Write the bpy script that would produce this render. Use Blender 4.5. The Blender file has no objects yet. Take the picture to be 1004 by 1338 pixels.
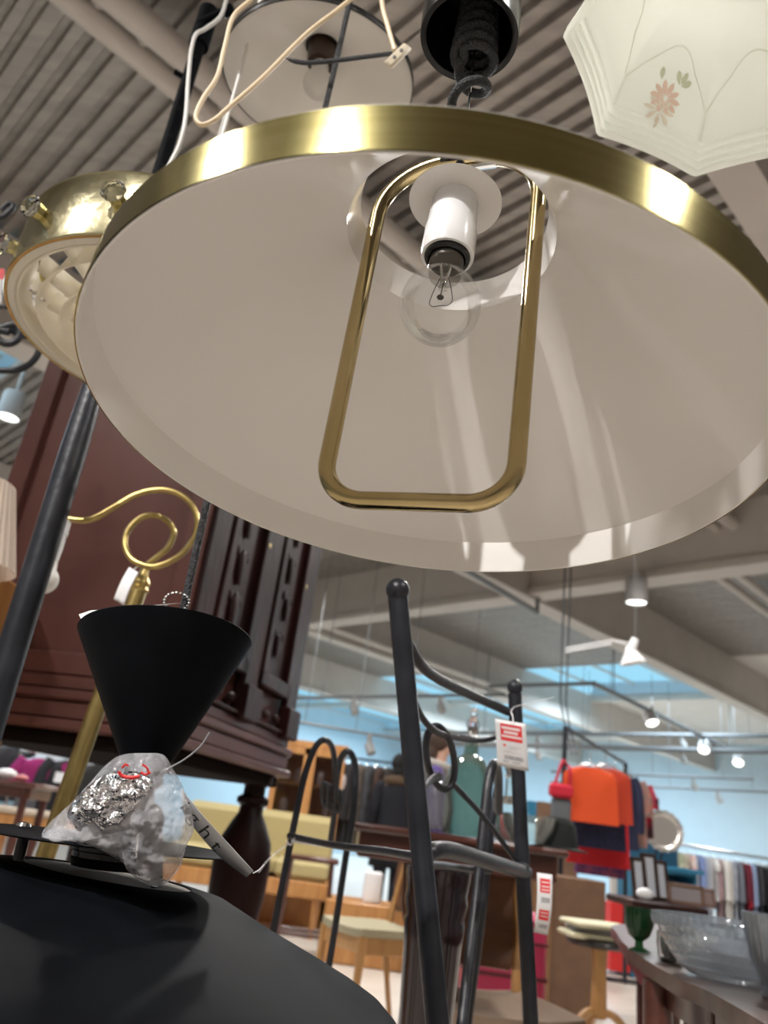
import bpy, math, random
import numpy as np
from mathutils import Vector, noise
random.seed(7)
scn = bpy.context.scene
COL = scn.collection
PI = math.pi
def R(d): return math.radians(d)

# ------------------------------------------------------------------ camera
F_PX = 1010.0; PITCH = R(22.4); ROLL = R(7.7); EYE = np.array([0, 0, .9])
FW = np.array([0, math.cos(PITCH), math.sin(PITCH)])
U0 = np.array([0, -math.sin(PITCH), math.cos(PITCH)])
R0 = np.array([1., 0, 0])
CR = math.cos(ROLL)*R0 + math.sin(ROLL)*U0
CU = -math.sin(ROLL)*R0 + math.cos(ROLL)*U0
cd = bpy.data.cameras.new('camera'); camo = bpy.data.objects.new('camera', cd); COL.objects.link(camo)
from mathutils import Matrix
M3 = Matrix(((CR[0], CU[0], -FW[0]), (CR[1], CU[1], -FW[1]), (CR[2], CU[2], -FW[2])))
camo.matrix_world = Matrix.Translation(Vector(EYE)) @ M3.to_4x4()
cd.sensor_fit = 'VERTICAL'; cd.sensor_height = 36.0; cd.sensor_width = 27.0
cd.lens = F_PX/1338*36; cd.clip_start = .05; cd.clip_end = 200
cd.dof.use_dof = True; cd.dof.focus_distance = .60; cd.dof.aperture_fstop = 27.17/3.7
scn.camera = camo
scn.view_settings.view_transform = 'Standard'; scn.view_settings.look = 'None'
scn.view_settings.gamma = 1; scn.view_settings.use_curve_mapping = False
scn.view_settings.exposure = 0.0

# pixel -> point helpers (a pixel of the photograph, and how far away the thing stands)
def ray(x, y): return FW + (x-502)/F_PX*CR - (y-669)/F_PX*CU
def V(x, y, D): return EYE + ray(x, y)*D
def S(x, y, h): d = ray(x, y); return EYE + d*(h/d[1])
def Z(x, y, z): d = ray(x, y); return EYE + d*((z-EYE[2])/d[2])
AR = R(-47)
def rm(p):                                 # the hall stands 47 degrees off the view's heading
    x, y, z = p
    return np.array([x*math.cos(AR)-y*math.sin(AR), x*math.sin(AR)+y*math.cos(AR), z])
def away(p, k): return EYE + (np.asarray(p)-EYE)*k

# ------------------------------------------------------------------ world and lights
w = bpy.data.worlds.new('world'); scn.world = w; w.use_nodes = True
nt = w.node_tree; nt.nodes.clear()
sky = nt.nodes.new('ShaderNodeTexSky'); sky.sky_type = 'HOSEK_WILKIE'
sky.sun_direction = (.3, .4, .85); sky.turbidity = 3
mixs = nt.nodes.new('ShaderNodeMix'); mixs.data_type = 'RGBA'; mixs.inputs[0].default_value = .97
mixs.inputs[7].default_value = (.42, .80, 1.0, 1)
bg = nt.nodes.new('ShaderNodeBackground'); bg.inputs[1].default_value = 1.0
wo_ = nt.nodes.new('ShaderNodeOutputWorld')
nt.links.new(sky.outputs[0], mixs.inputs[6]); nt.links.new(mixs.outputs[2], bg.inputs[0]); nt.links.new(bg.outputs[0], wo_.inputs[0])

def lamp(name, kind, loc, target, energy, color, **kw):
    l = bpy.data.lights.new(name, kind); l.energy = energy; l.color = color
    for k, v in kw.items(): setattr(l, k, v)
    o = bpy.data.objects.new(name, l); COL.objects.link(o); o.location = loc
    o.rotation_euler = (Vector(target)-Vector(loc)).to_track_quat('-Z', 'Y').to_euler()
    return o
LC = np.array([.018, .462, 1.145])         # the big pendant: centre of its lower rim
LN = np.array([.0236, .0560, 1.0]); LN = LN/np.linalg.norm(LN)
KEYD = np.array([-.435, -.59, .68]); KEYD /= np.linalg.norm(KEYD)
key = LC + LN*.209 + KEYD*4.3
lamp('track_spot', 'SPOT', key, LC+LN*.15, 780, (1, .97, .94), spot_size=R(34), spot_blend=.5, shadow_soft_size=.035)
NEUT = (1, .965, .93)
# shop spotlights (rows of ceiling fixtures, room coordinates)
for i, (x, y, e) in enumerate([(-1.8, -2.2, 80), (-3.6, 1.4, 80), (-4.6, 4.6, 90), (-2.0, 4.2, 90), (1.8, 1.5, 70), (.8, -3.5, 60),
                               (-8.0, 6.6, 48), (-3.0, 7.0, 55), (-8.5, 12.5, 60), (-3.5, 12.0, 65), (-13, 8, 60), (-13, 13, 90),
                               (-8.5, 3.2, 80), (-4.0, 19.5, 110), (-9, 21, 110)]):
    p = rm((x, y, 4.05)); lamp('ceiling_lamp', 'AREA', p, p-np.array([0, 0, 1]), e*1.15, NEUT, shape='DISK', size=.3)
# daylight through the rooflights
def portal(x0, x1, y0, y1, e, z=4.86):
    p = rm(((x0+x1)/2, (y0+y1)/2, z))
    o = lamp('rooflight_daylight', 'AREA', p, p-np.array([0, 0, 1]), e, (.72, .88, 1), shape='RECTANGLE', size=x1-x0, size_y=y1-y0)
    o.rotation_euler = (0, 0, AR)
portal(-10.3, -6.4, 15.9, 17.6, 300, 4.4); portal(-15.2, -11.3, 16, 23.2, 560, 4.4); portal(-23, -16.2, 16, 23.2, 560, 4.4)
portal(-10.5, -6.2, -1.2, 1.7, 90)

# ------------------------------------------------------------------ materials
def mat(name, col, rough=.5, metal=0, col2=None, nscale=8, stretch=(1, 1, 1), bump=0, bscale=40, spec=.5, detail=4, contrast=(.35, .65), coat=0, aniso=0, emit=0, sss=0, trans=0, wave=None):
    m = bpy.data.materials.new(name); m.use_nodes = True
    n = m.node_tree.nodes; L = m.node_tree.links; b = n['Principled BSDF']
    b.inputs['Base Color'].default_value = (*col, 1); b.inputs['Roughness'].default_value = rough
    b.inputs['Metallic'].default_value = metal; b.inputs['Specular IOR Level'].default_value = spec
    if coat: b.inputs['Coat Weight'].default_value = coat; b.inputs['Coat Roughness'].default_value = .15
    if aniso: b.inputs['Anisotropic'].default_value = aniso
    if emit: b.inputs['Emission Color'].default_value = (*col, 1); b.inputs['Emission Strength'].default_value = emit
    if trans: b.inputs['Transmission Weight'].default_value = trans
    tc = n.new('ShaderNodeTexCoord'); mp = n.new('ShaderNodeMapping'); mp.inputs['Scale'].default_value = stretch
    L.new(tc.outputs['Object'], mp.inputs[0])
    if col2 is not None:
        if wave:
            t = n.new('ShaderNodeTexWave'); t.inputs['Scale'].default_value = wave; t.inputs['Distortion'].default_value = 4; t.inputs['Detail'].default_value = 3
            t.inputs['Detail Scale'].default_value = 1.5
        else:
            t = n.new('ShaderNodeTexNoise'); t.inputs['Scale'].default_value = nscale; t.inputs['Detail'].default_value = detail
        L.new(mp.outputs[0], t.inputs['Vector'])
        cr = n.new('ShaderNodeValToRGB'); cr.color_ramp.elements[0].position = contrast[0]; cr.color_ramp.elements[1].position = contrast[1]
        cr.color_ramp.elements[0].color = (*col, 1); cr.color_ramp.elements[1].color = (*col2, 1)
        L.new(t.outputs[0], cr.inputs[0]); L.new(cr.outputs[0], b.inputs['Base Color'])
    if bump:
        t2 = n.new('ShaderNodeTexNoise'); t2.inputs['Scale'].default_value = bscale; t2.inputs['Detail'].default_value = 3
        L.new(mp.outputs[0], t2.inputs['Vector'])
        bp = n.new('ShaderNodeBump'); bp.inputs['Strength'].default_value = bump; bp.inputs['Distance'].default_value = .01
        L.new(t2.outputs[0], bp.inputs['Height']); L.new(bp.outputs[0], b.inputs['Normal'])
    return m
def glassmat(name, tint=(1, 1, 1), refl=.6, haze=0, ior=1.45, hazecol=None):
    m = bpy.data.materials.new(name); m.use_nodes = True
    n = m.node_tree.nodes; L = m.node_tree.links; n.remove(n['Principled BSDF']); out = n['Material Output']
    tr = n.new('ShaderNodeBsdfTransparent'); tr.inputs[0].default_value = (*tint, 1)
    gl = n.new('ShaderNodeBsdfGlossy'); gl.inputs['Roughness'].default_value = .03
    fr = n.new('ShaderNodeFresnel'); fr.inputs[0].default_value = ior
    mx = n.new('ShaderNodeMixShader'); mt = n.new('ShaderNodeMath'); mt.operation = 'MULTIPLY_ADD'
    mt.inputs[1].default_value = refl*1.4; mt.inputs[2].default_value = .01
    L.new(fr.outputs[0], mt.inputs[0]); L.new(mt.outputs[0], mx.inputs[0])
    L.new(tr.outputs[0], mx.inputs[1]); L.new(gl.outputs[0], mx.inputs[2])
    last = mx
    if haze:
        df = n.new('ShaderNodeBsdfDiffuse'); df.inputs[0].default_value = (*(hazecol or tint), 1)
        tl = n.new('ShaderNodeBsdfTranslucent'); tl.inputs[0].default_value = (*(hazecol or tint), 1)
        m1 = n.new('ShaderNodeMixShader'); m1.inputs[0].default_value = .4
        L.new(df.outputs[0], m1.inputs[1]); L.new(tl.outputs[0], m1.inputs[2])
        m2 = n.new('ShaderNodeMixShader'); m2.inputs[0].default_value = haze
        L.new(mx.outputs[0], m2.inputs[1]); L.new(m1.outputs[0], m2.inputs[2]); last = m2
    L.new(last.outputs[0], out.inputs[0])
    return m
def milky(name, col, rough=.25, translucency=.45, bump=0, bscale=60):
    m = bpy.data.materials.new(name); m.use_nodes = True
    n = m.node_tree.nodes; L = m.node_tree.links; b = n['Principled BSDF']; out = n['Material Output']
    b.inputs['Base Color'].default_value = (*col, 1); b.inputs['Roughness'].default_value = rough
    tl = n.new('ShaderNodeBsdfTranslucent'); tl.inputs[0].default_value = (*col, 1)
    mx = n.new('ShaderNodeMixShader'); mx.inputs[0].default_value = translucency
    L.new(b.outputs[0], mx.inputs[1]); L.new(tl.outputs[0], mx.inputs[2]); L.new(mx.outputs[0], out.inputs[0])
    return m
def emis(name, col, s):
    m = bpy.data.materials.new(name); m.use_nodes = True
    n = m.node_tree.nodes; n.remove(n['Principled BSDF']); e = n.new('ShaderNodeEmission')
    e.inputs[0].default_value = (*col, 1); e.inputs[1].default_value = s
    m.node_tree.links.new(e.outputs[0], n['Material Output'].inputs[0]); return m

BRASS = mat('brushed_brass', (.44, .38, .15), .15, 1, (.50, .43, .19), 6, (1, 1, 60), .03, 30)
BRASS2 = mat('polished_brass', (.52, .41, .22), .17, 1, (.45, .35, .17), 12)
BRASS3 = mat('pale_worn_brass', (.66, .60, .38), .20, 1, (.58, .52, .30), 9, bump=.06, bscale=70)
BRASS4 = mat('aged_brass', (.50, .38, .15), .34, 1, (.40, .30, .12), 30)
LWHITE = mat('white_lacquer', (.80, .775, .74), .38, 0, (.82, .795, .76), 5)
NECKW = mat('glossy_white_lacquer', (.80, .77, .74), .2)
BAKEL = mat('white_bakelite', (.82, .82, .83), .18)
BLKPL = mat('black_plastic', (.006, .006, .007), .22)
BLKMT = mat('black_matt_metal', (.004, .0045, .006), .55, 0, (.006, .007, .009), 20, spec=.04)
BLKST = mat('charcoal_steel', (.012, .013, .018), .38, 0, (.020, .022, .029), 30, bump=.08, bscale=120, spec=.4)
BLKWR = mat('grey_black_steel', (.030, .031, .037), .40, 0, (.020, .021, .026), 25, bump=.08, bscale=90)
CORDB = mat('black_cord', (.02, .02, .022), .6, bump=.5, bscale=500)
CORDW = mat('white_cord', (.72, .70, .66), .4)
CORDC = mat('cream_cord', (.70, .55, .36), .4)
CREAM = mat('cream_plastic', (.58, .50, .38), .4)
ENAMI = mat('white_enamel', (.76, .74, .70), .22, 0, (.84, .82, .79), 6)
ENAMO = mat('dark_enamel', (.03, .03, .03), .2)
FROST = milky('frosted_bulb_glass', (.82, .80, .76), .4, .3)
MILKG = milky('cream_pressed_glass', (.97, .98, .93), .14, .50)
ACRYL = milky('cream_acrylic', (.95, .91, .82), .22, .5)
GLASS = glassmat('clear_glass', (.985, .99, .99), .30)
CRYST = mat('cut_crystal', (1, 1, 1), .0, trans=1)
STEEL = mat('bright_steel', (.75, .75, .75), .2, 1)
DARKSTEEL = mat('dark_filament', (.12, .11, .1), .35, 1)
WOODC = mat('dark_mahogany', (.085, .032, .026), .34, 0, (.14, .058, .048), 3, (1, 1, .35), .06, 30, spec=.3)
WOODD = mat('carved_dark_oak', (.014, .006, .0055), .45, 0, (.045, .015, .013), 5, (1, 1, .4), .2, 40, spec=.14)
WOODM = mat('red_mahogany', (.060, .018, .013), .3, 0, (.10, .032, .022), 5, (1, 6, 6), coat=.2)
WOODB = mat('brown_walnut', (.070, .036, .026), .38, 0, (.115, .065, .048), 6, (1, 5, 5), coat=.2)
WOODO = mat('golden_oak', (.42, .19, .060), .4, 0, (.52, .26, .09), 5, (6, 6, .8))
WOODP = mat('pale_beech', (.40, .20, .065), .4, 0, (.47, .25, .09), 5, (6, 6, .8))
PLYW = mat('brown_plywood', (.13, .055, .026), .35, 0, (.18, .080, .038), 4, (1, 1, 4))
CARD = mat('brown_cardboard', (.125, .068, .038), .75, 0, (.155, .085, .048), 9)
CARDL = mat('light_cardboard', (.21, .11, .048), .75)
CARDINK = mat('cardboard_ink', (.09, .05, .03), .8)
SOFA = mat('yellow_upholstery', (.44, .36, .17), .8, bump=.3, bscale=150)
SEATC = mat('beige_wool', (.36, .32, .21), .9, bump=.5, bscale=120)
PAPER = mat('paper', (.86, .85, .86), .55)
PAPR2 = mat('cream_paper', (.62, .58, .40), .7)
REDINK = mat('red_ink', (.85, .04, .05), .5)
REDP = mat('red_marker', (.70, .03, .03), .5)
INK = mat('grey_ink', (.28, .28, .30), .6)
BLKINK = mat('black_ink', (.015, .015, .015), .6)
BEAMM = mat('painted_concrete', (.54, .50, .46), .7, 0, (.58, .54, .50), 2)
DECKM = mat('galvanised_deck', (.30, .28, .26), .42, .35, (.40, .37, .34), 5, (.3, 3, 3), .05, 120)
WALLB = mat('light_blue_wall', (.50, .62, .70), .8, 0, (.52, .64, .72), 2)
WALLW = mat('offwhite_wall', (.62, .58, .54), .8, 0, (.65, .61, .57), 2)
FLOORM = mat('pale_vinyl_planks', (.55, .49, .42), .35, 0, (.64, .575, .51), 3, (.5, 4, 1), contrast=(.3, .7))
TRACK = mat('grey_track', (.18, .19, .20), .5)
LAMPW = mat('grey_fixture', (.32, .31, .30), .4)
GLOW = emis('lamp_lens', (1, .99, .95), 4)
SKYG = glassmat('rooflight_glazing', (.94, .98, 1), .0)
def fab(name, c, c2=None, ns=20): return mat(name, c, .85, 0, c2, ns, bump=.3, bscale=60)

# ------------------------------------------------------------------ mesh helpers
class MB:
    def __init__(s): s.v = []; s.f = []
    def add(s, vs, fs):
        k = len(s.v); s.v += [tuple(float(c) for c in p) for p in vs]; s.f += [tuple(i+k for i in f) for f in fs]; return s
    def box(s, c, d, ax=None, bev=0):          # centre, full sizes, axes rows
        ax = np.eye(3) if ax is None else np.array(ax); c = np.asarray(c, float)
        hx, hy, hz = [q/2 for q in d]
        if bev <= 0:
            vs = [c + ax[0]*a*hx + ax[1]*b*hy + ax[2]*g*hz for a in (-1, 1) for b in (-1, 1) for g in (-1, 1)]
            return s.add(vs, [(0, 1, 3, 2), (4, 6, 7, 5), (0, 4, 5, 1), (2, 3, 7, 6), (0, 2, 6, 4), (1, 5, 7, 3)])
        bev = min(bev, hx*.9, hy*.9, hz*.9)
        rings = []
        for (z, sh) in ((-hz, bev), (-hz+bev, 0), (hz-bev, 0), (hz, bev)):
            X = hx-sh; Y = hy-sh; q = bev*.6 if sh == 0 else bev*.3
            rings.append([c+ax[0]*a+ax[1]*b+ax[2]*z for a, b in ((X-q, -Y), (X, -Y+q), (X, Y-q), (X-q, Y), (-X+q, Y), (-X, Y-q), (-X, -Y+q), (-X+q, -Y))])
        vs = [p for rg in rings for p in rg]; n = 8
        fs = [(k*n+i, k*n+(i+1) % n, (k+1)*n+(i+1) % n, (k+1)*n+i) for k in range(3) for i in range(n)]
        fs += [tuple(range(n-1, -1, -1)), tuple(range(3*n, 4*n))]
        return s.add(vs, fs)
    def tube(s, pts, r, seg=12, cyc=False, flat=None):
        P = [np.asarray(p, float) for p in pts]; n = len(P)
        rr = r if hasattr(r, '__len__') else [r]*n
        T = []
        for i in range(n):
            if cyc: t = P[(i+1) % n]-P[i-1]
            else: t = P[min(i+1, n-1)]-P[max(i-1, 0)]
            T.append(t/(np.linalg.norm(t)+1e-12))
        a = np.cross(T[0], [0, 0, 1.]);
        if np.linalg.norm(a) < .1: a = np.cross(T[0], [0, 1., 0])
        a /= np.linalg.norm(a); vs = []
        for i in range(n):
            a = a - T[i]*(a@T[i]); a /= np.linalg.norm(a); b = np.cross(T[i], a)
            for k in range(seg):
                th = 2*PI*k/seg; vs.append(P[i]+(a*math.cos(th)+b*math.sin(th)*(flat or 1))*rr[i])
        fs = []
        m = n if cyc else n-1
        for i in range(m):
            j = (i+1) % n
            for k in range(seg): fs.append((i*seg+k, i*seg+(k+1) % seg, j*seg+(k+1) % seg, j*seg+k))
        if not cyc: fs += [tuple(range(seg-1, -1, -1)), tuple((n-1)*seg+k for k in range(seg))]
        return s.add(vs, fs)
    def lathe(s, prof, c=(0, 0, 0), n=(0, 0, 1), seg=48, closed=False, rf=None):
        c = np.asarray(c, float); n = np.asarray(n, float); n = n/np.linalg.norm(n)
        a = np.cross([0, 1., 0], n); a /= np.linalg.norm(a); b = np.cross(n, a)
        vs = []
        for (r, z) in prof:
            for k in range(seg):
                th = 2*PI*k/seg; q = max(r, 1e-5)
                if rf: q = rf(q, z, th)
                vs.append(c+n*z+(a*math.cos(th)+b*math.sin(th))*q)
        m = len(prof); fs = []
        for i in range(m if closed else m-1):
            j = (i+1) % m
            for k in range(seg): fs.append((i*seg+k, i*seg+(k+1) % seg, j*seg+(k+1) % seg, j*seg+k))
        return s.add(vs, fs)
    def ball(s, c, r, seg=20, rings=12, sc=(1, 1, 1), ax=None):
        ax = np.eye(3) if ax is None else np.array(ax); c = np.asarray(c, float); vs = []; fs = []
        for i in range(rings+1):
            ph = PI*i/rings
            for k in range(seg):
                th = 2*PI*k/seg; d = (math.sin(ph)*math.cos(th)*sc[0], math.sin(ph)*math.sin(th)*sc[1], math.cos(ph)*sc[2])
                vs.append(c+(ax[0]*d[0]+ax[1]*d[1]+ax[2]*d[2])*r)
        for i in range(rings):
            for k in range(seg): fs.append((i*seg+k, (i+1)*seg+k, (i+1)*seg+(k+1) % seg, i*seg+(k+1) % seg))
        return s.add(vs, fs)
    def slab(s, poly, thick, nrm):              # extrude a polygon
        nrm = np.asarray(nrm, float); nrm = nrm/np.linalg.norm(nrm); n = len(poly)
        P = [np.asarray(p, float) for p in poly]
        return s.add([p+nrm*thick/2 for p in P]+[p-nrm*thick/2 for p in P],
                     [tuple(range(n)), tuple(range(2*n-1, n-1, -1))]+[(i, i+n, (i+1) % n+n, (i+1) % n) for i in range(n)])
    def sheet(s, grid):
        m = len(grid); n = len(grid[0])
        return s.add([p for row in grid for p in row], [(i*n+k, i*n+k+1, (i+1)*n+k+1, (i+1)*n+k) for i in range(m-1) for k in range(n-1)])
def cr(pts, n=8, cyc=False):
    P = [np.asarray(p, float) for p in pts]; N = len(P); out = []
    for i in range(N if cyc else N-1):
        p0 = P[i-1] if (i > 0 or cyc) else P[0]*2-P[1]; p1 = P[i]; p2 = P[(i+1) % N]
        p3 = P[(i+2) % N] if (i+2 < N or cyc) else P[-1]*2-P[-2]
        for k in range(n):
            t = k/n; out.append(.5*((2*p1)+(-p0+p2)*t+(2*p0-5*p1+4*p2-p3)*t*t+(-p0+3*p1-3*p2+p3)*t**3))
    if not cyc: out.append(P[-1])
    return out
ORG = {}
def thing(name, label, cat, loc, group=None):
    o = bpy.data.objects.new(name, None); COL.objects.link(o); o.location = Vector([float(q) for q in loc]); o.empty_display_size = .05
    o['label'] = label; o['category'] = cat
    if group: o['group'] = group
    ORG[o.name] = np.array([float(q) for q in loc]); return o
def part(name, mb, m, parent=None, label=None, smooth=True, recalc=True, solid=0):
    me = bpy.data.meshes.new(name)
    if parent is not None: org = ORG[parent.name]
    else:
        A = np.array(mb.v); org = np.array([(A[:, 0].min()+A[:, 0].max())/2, (A[:, 1].min()+A[:, 1].max())/2, A[:, 2].min()])
    me.from_pydata([tuple(np.array(v)-org) for v in mb.v], [], mb.f)
    import bmesh
    if recalc:
        bm = bmesh.new(); bm.from_mesh(me); bmesh.ops.remove_doubles(bm, verts=bm.verts, dist=1e-6)
        bmesh.ops.recalc_face_normals(bm, faces=bm.faces); bm.to_mesh(me); bm.free()
    if smooth:
        me.polygons.foreach_set('use_smooth', [True]*len(me.polygons))
        try: me.set_sharp_from_angle(angle=R(38))
        except Exception: pass
    me.materials.append(m)
    o = bpy.data.objects.new(name, me); COL.objects.link(o)
    if parent is not None: o.parent = parent
    else: o.location = Vector(org)
    ORG[o.name] = org
    if label: o['label'] = label
    if solid:
        md = o.modifiers.new('solid', 'SOLIDIFY'); md.thickness = solid; md.offset = 0
    return o
def one(name, mb, m, label, cat, group=None, **k):
    o = part(name, mb, m, None, label, **k); o['category'] = cat
    if group: o['group'] = group
    return o
def struct(name, mb, m, parent=None, smooth=False):
    o = part(name, mb, m, parent, None, smooth=smooth)
    if parent is None: o['kind'] = 'structure'
    return o
def stage(px, py, h): return S(px, py, h)
def textmb(string, size, origin, xdir, ydir, extr=.0002):
    cu = bpy.data.curves.new('lettering', 'FONT'); cu.body = string; cu.size = size; cu.extrude = 0
    ob = bpy.data.objects.new('lettering', cu); COL.objects.link(ob)
    dg = bpy.context.evaluated_depsgraph_get(); dg.update(); me = bpy.data.meshes.new_from_object(ob.evaluated_get(dg))
    mb = MB(); o = np.asarray(origin, float); xd = np.asarray(xdir, float); yd = np.asarray(ydir, float)
    mb.add([o+xd*v.co.x+yd*v.co.y for v in me.vertices], [tuple(p.vertices) for p in me.polygons])
    bpy.data.objects.remove(ob); bpy.data.curves.remove(cu); bpy.data.meshes.remove(me); return mb

# ------------------------------------------------------------------ the hall (room coordinates, turned by rm)
ZD = 4.9; BX = [2.9+.9, -1.03, -5.98, -10.85, -15.7, -20.5]; YG = 8.35
def rbox(x0, x1, y0, y1, z0, z1): 
    mb = MB(); return rboxm(mb, x0, x1, y0, y1, z0, z1)
def rboxm(mb, x0, x1, y0, y1, z0, z1):
    return mb.add([rm((x, y, z)) for x in (x0, x1) for y in (y0, y1) for z in (z0, z1)],
                  [(0, 1, 3, 2), (4, 6, 7, 5), (0, 4, 5, 1), (2, 3, 7, 6), (0, 2, 6, 4), (1, 5, 7, 3)])
struct('floor', rbox(-24, 7, -8, 27, -.1, 0), FLOORM)
def deck(x0, x1, y0, y1):
    prof = []; y = y0; k = 0
    while y < y1:
        wv = .062 if k % 3 else .085
        for dy, dz in ((0, 0), (wv, 0), (wv+.014, .055), (wv+.05, .055), (wv+.064, 0)): prof.append((y+dy, dz))
        y += wv+.064; k += 1
    prof.append((y, 0)); vs = []; fs = []
    for (yy, dz) in prof: vs += [rm((x0, yy, ZD+dz)), rm((x1, yy, ZD+dz))]
    for i in range(len(prof)-1): fs.append((2*i, 2*i+1, 2*i+3, 2*i+2))
    return MB().add(vs, fs)
c_ = deck(-24, 7, 1.85, 15.2)
struct('ceiling', c_, DECKM)
d2 = deck(-5.98, 7, -8, 1.85); struct('ceiling_near', d2, DECKM)
d3 = deck(-24, -5.98, -8, -1.4); struct('ceiling_side', d3, DECKM)
struct('ceiling_far', rbox(-10.85, 7, 18.4, 27, ZD, ZD+.1), WALLW)
struct('ceiling_far_strip', rbox(-24, -10.85, 24, 27, ZD, ZD+.1), WALLW)
struct('ceiling_far_bay', rbox(-5.9, 7, 15.2, 18.4, ZD, ZD+.1), WALLW)
struct('wall_far', rbox(-24, 7, 26, 26.2, 0, ZD+.6), WALLB)
struct('wall_left', rbox(-24.2, -24, -8, 27, 0, ZD+.6), WALLB)
struct('wall_right', rbox(7, 7.2, -8, 27, 0, ZD+.6), WALLW)
struct('wall_near', rbox(-24, 7, -8.2, -8, 0, ZD+.6), WALLW)
for i, x in enumerate(BX[1:5]):
    t = .12 if i == 0 else .13
    mb = rbox(x-t, x+t-.03, -8, 26, 4.12, ZD)
    if i: rboxm(mb, x-t-.03, x+t, -8, 26, 4.06, 4.13)
    struct('trim_%d' % (i+1), mb, BEAMM)
mb = rbox(-24, 7, YG, YG+.25, 4.18, ZD); rboxm(mb, -24, 7, YG-.05, YG+.3, 4.1, 4.19); struct('trim_5', mb, BEAMM)
struct('trim_6', rbox(-24, 7, 18.3, 18.45, 4.75, ZD+.02), BEAMM)
# double purlins
for i, (xa, xb, y0, y1, zz) in enumerate([(-3.42, -3.28, -8, YG, 4.62), (-3.23, -3.07, -8, YG, 4.62), (-4.02, -3.9, YG+.3, 26, 4.6), (-3.76, -3.64, YG+.3, 26, 4.6),(-10.6, -10.45, YG+.3, 15, 4.2)]):
    xc = (xa+xb)/2; mb = MB().tube([rm((xc, y0, zz)), rm((xc, y1, zz))], (xb-xa)/2, 12)
    struct('trim_%d' % (7+i), mb, BEAMM, smooth=True)
mb = MB()
for k in range(60):
    y = -7.5+k*.26; mb.tube([rm((-3.25, y, 4.6)), rm((-3.25, y+.13, 4.72)), rm((-3.25, y+.26, 4.6))], .012, 6)
struct('trim_12', mb, BEAMM)
# rooflights: frames and panes
n_ = 1
for (xa, xb, y0, y1) in [(-10.72, -6.11, 15.2, 18.3), (-15.57, -10.98, 15.2, 24), (-23.9, -15.83, 15.2, 24), (-10.72, -6.11, -1.4, 1.85), (-23.9, -10.98, -1.4, 1.85)]:
    fr = MB(); k = xa
    while k < xb: rboxm(fr, k, k+.04, y0, y1, ZD+.25, ZD+.3); k += 1.15
    o = struct('window_%d' % n_, rbox(xa, xb, y0, y1, ZD+.31, ZD+.32), SKYG)
    org = ORG[o.name]
    f = part('window_frame', fr, BEAMM, o); f.location = (0, 0, 0)
    cu = MB(); rboxm(cu, xa, xb, y0-.05, y0, ZD-.02, ZD+.32); rboxm(cu, xa, xb, y1, y1+.05, ZD-.02, ZD+.32)
    part('window_curb', cu, WALLB, o, smooth=False)
    n_ += 1

# ------------------------------------------------------------------ the big pendant
a_ = np.cross(LN, [0, 1., 0]); a_ /= np.linalg.norm(a_); b_ = np.cross(LN, a_)
pend = thing('pendant_lamp', 'large round pendant lamp with brushed brass rim, white cone inside and a brass pull hoop', 'pendant lamp', LC)
def L(x, y, z): return LC + a_*x + b_*y + LN*z
mb = MB().lathe([(.2262, .030), (.2262, .0005), (.2256, 0), (.2250, .0005), (.2244, .0292), (.0812, .1850), (.0822, .1865), (.2250, .0306)], LC, LN, 160, closed=True)
shade = part('lamp_shade', mb, LWHITE, pend)
mb = MB().lathe([(.2263, .0005), (.2271, .0005), (.2271, .0285), (.2255, .0300), (.2225, .0335), (.2215, .0330), (.2262, .0290)], LC, LN, 160, closed=True)
part('brass_rim', mb, BRASS, pend, 'brushed brass band around the rim')
mb = MB().lathe([(.0812, .1848), (.0800, .1900), (.0775, .2000), (.0742, .2080), (.0738, .2092), (.0744, .2092), (.0790, .2010), (.0822, .1870)], LC, LN, 96, closed=True)
part('shade_collar', mb, NECKW, pend)
ang = R(-20); hd = math.cos(ang)*a_ + math.sin(ang)*b_
def HP(x, z): return LC + hd*x + LN*z
def rrect(x0, x1, z0, z1, r0, r1, n=12):
    out = []
    for (cx, cz, a0, rr) in ((x1-r1, z1-r1, 0, r1), (x0+r1, z1-r1, 90, r1), (x0+r0, z0+r0, 180, r0), (x1-r0, z0+r0, 270, r0)):
        for k in range(n+1):
            t = R(a0+90*k/n); out.append((cx+rr*math.cos(t), cz+rr*math.sin(t)))
    return out
hp = []
for (x, z) in rrect(-.066, .065, -.046, .272, .030, .052):
    hp.append(HP(x, z + x*.035*(1 if z < .1 else 0)))
part('brass_hoop', MB().tube(hp, .0062, 16, cyc=True), BRASS2, pend, 'polished brass pull hoop')
# socket, disc, bulb
part('socket_disc', MB().lathe([(.0, .2265), (.0365, .2235), (.0372, .2240), (.0365, .2250), (.0, .2285)], LC, LN, 64, closed=False), LWHITE, pend)
part('bulb_socket', MB().lathe([(.0, .226), (.0175, .226), (.0185, .222), (.0195, .196), (.0205, .192), (.0205, .168), (.0200, .1655), (.0178, .1655), (.0172, .172), (.0172, .185), (0, .185)], LC, LN, 48), BAKEL, pend)
part('socket_ring', MB().lathe([(.0176, .166), (.0172, .1635), (.0145, .1625), (.0140, .172), (.0172, .173)], LC, LN, 40, closed=True), BLKPL, pend)
cbz = .118; pr = []
for k in range(0, 27):
    t = PI*k/30; pr.append((.0300*math.sin(t), cbz-.0305*math.cos(t)))
pr += [(.0135, .152), (.0132, .160), (.0132, .168)]
bulb = part('light_bulb', MB().lathe(pr, LC, LN, 48), GLASS, pend, 'clear glass light bulb')
part('bulb_cap', MB().lathe([(.0, .170), (.0130, .170), (.0133, .160), (.0128, .158), (.0, .158)], LC, LN, 32), DARKSTEEL, bulb)
part('glass_stem', MB().lathe([(.006, .157), (.0035, .148), (.0025, .138), (.0038, .134), (0, .1335)], LC, LN, 16), GLASS, bulb)
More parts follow.
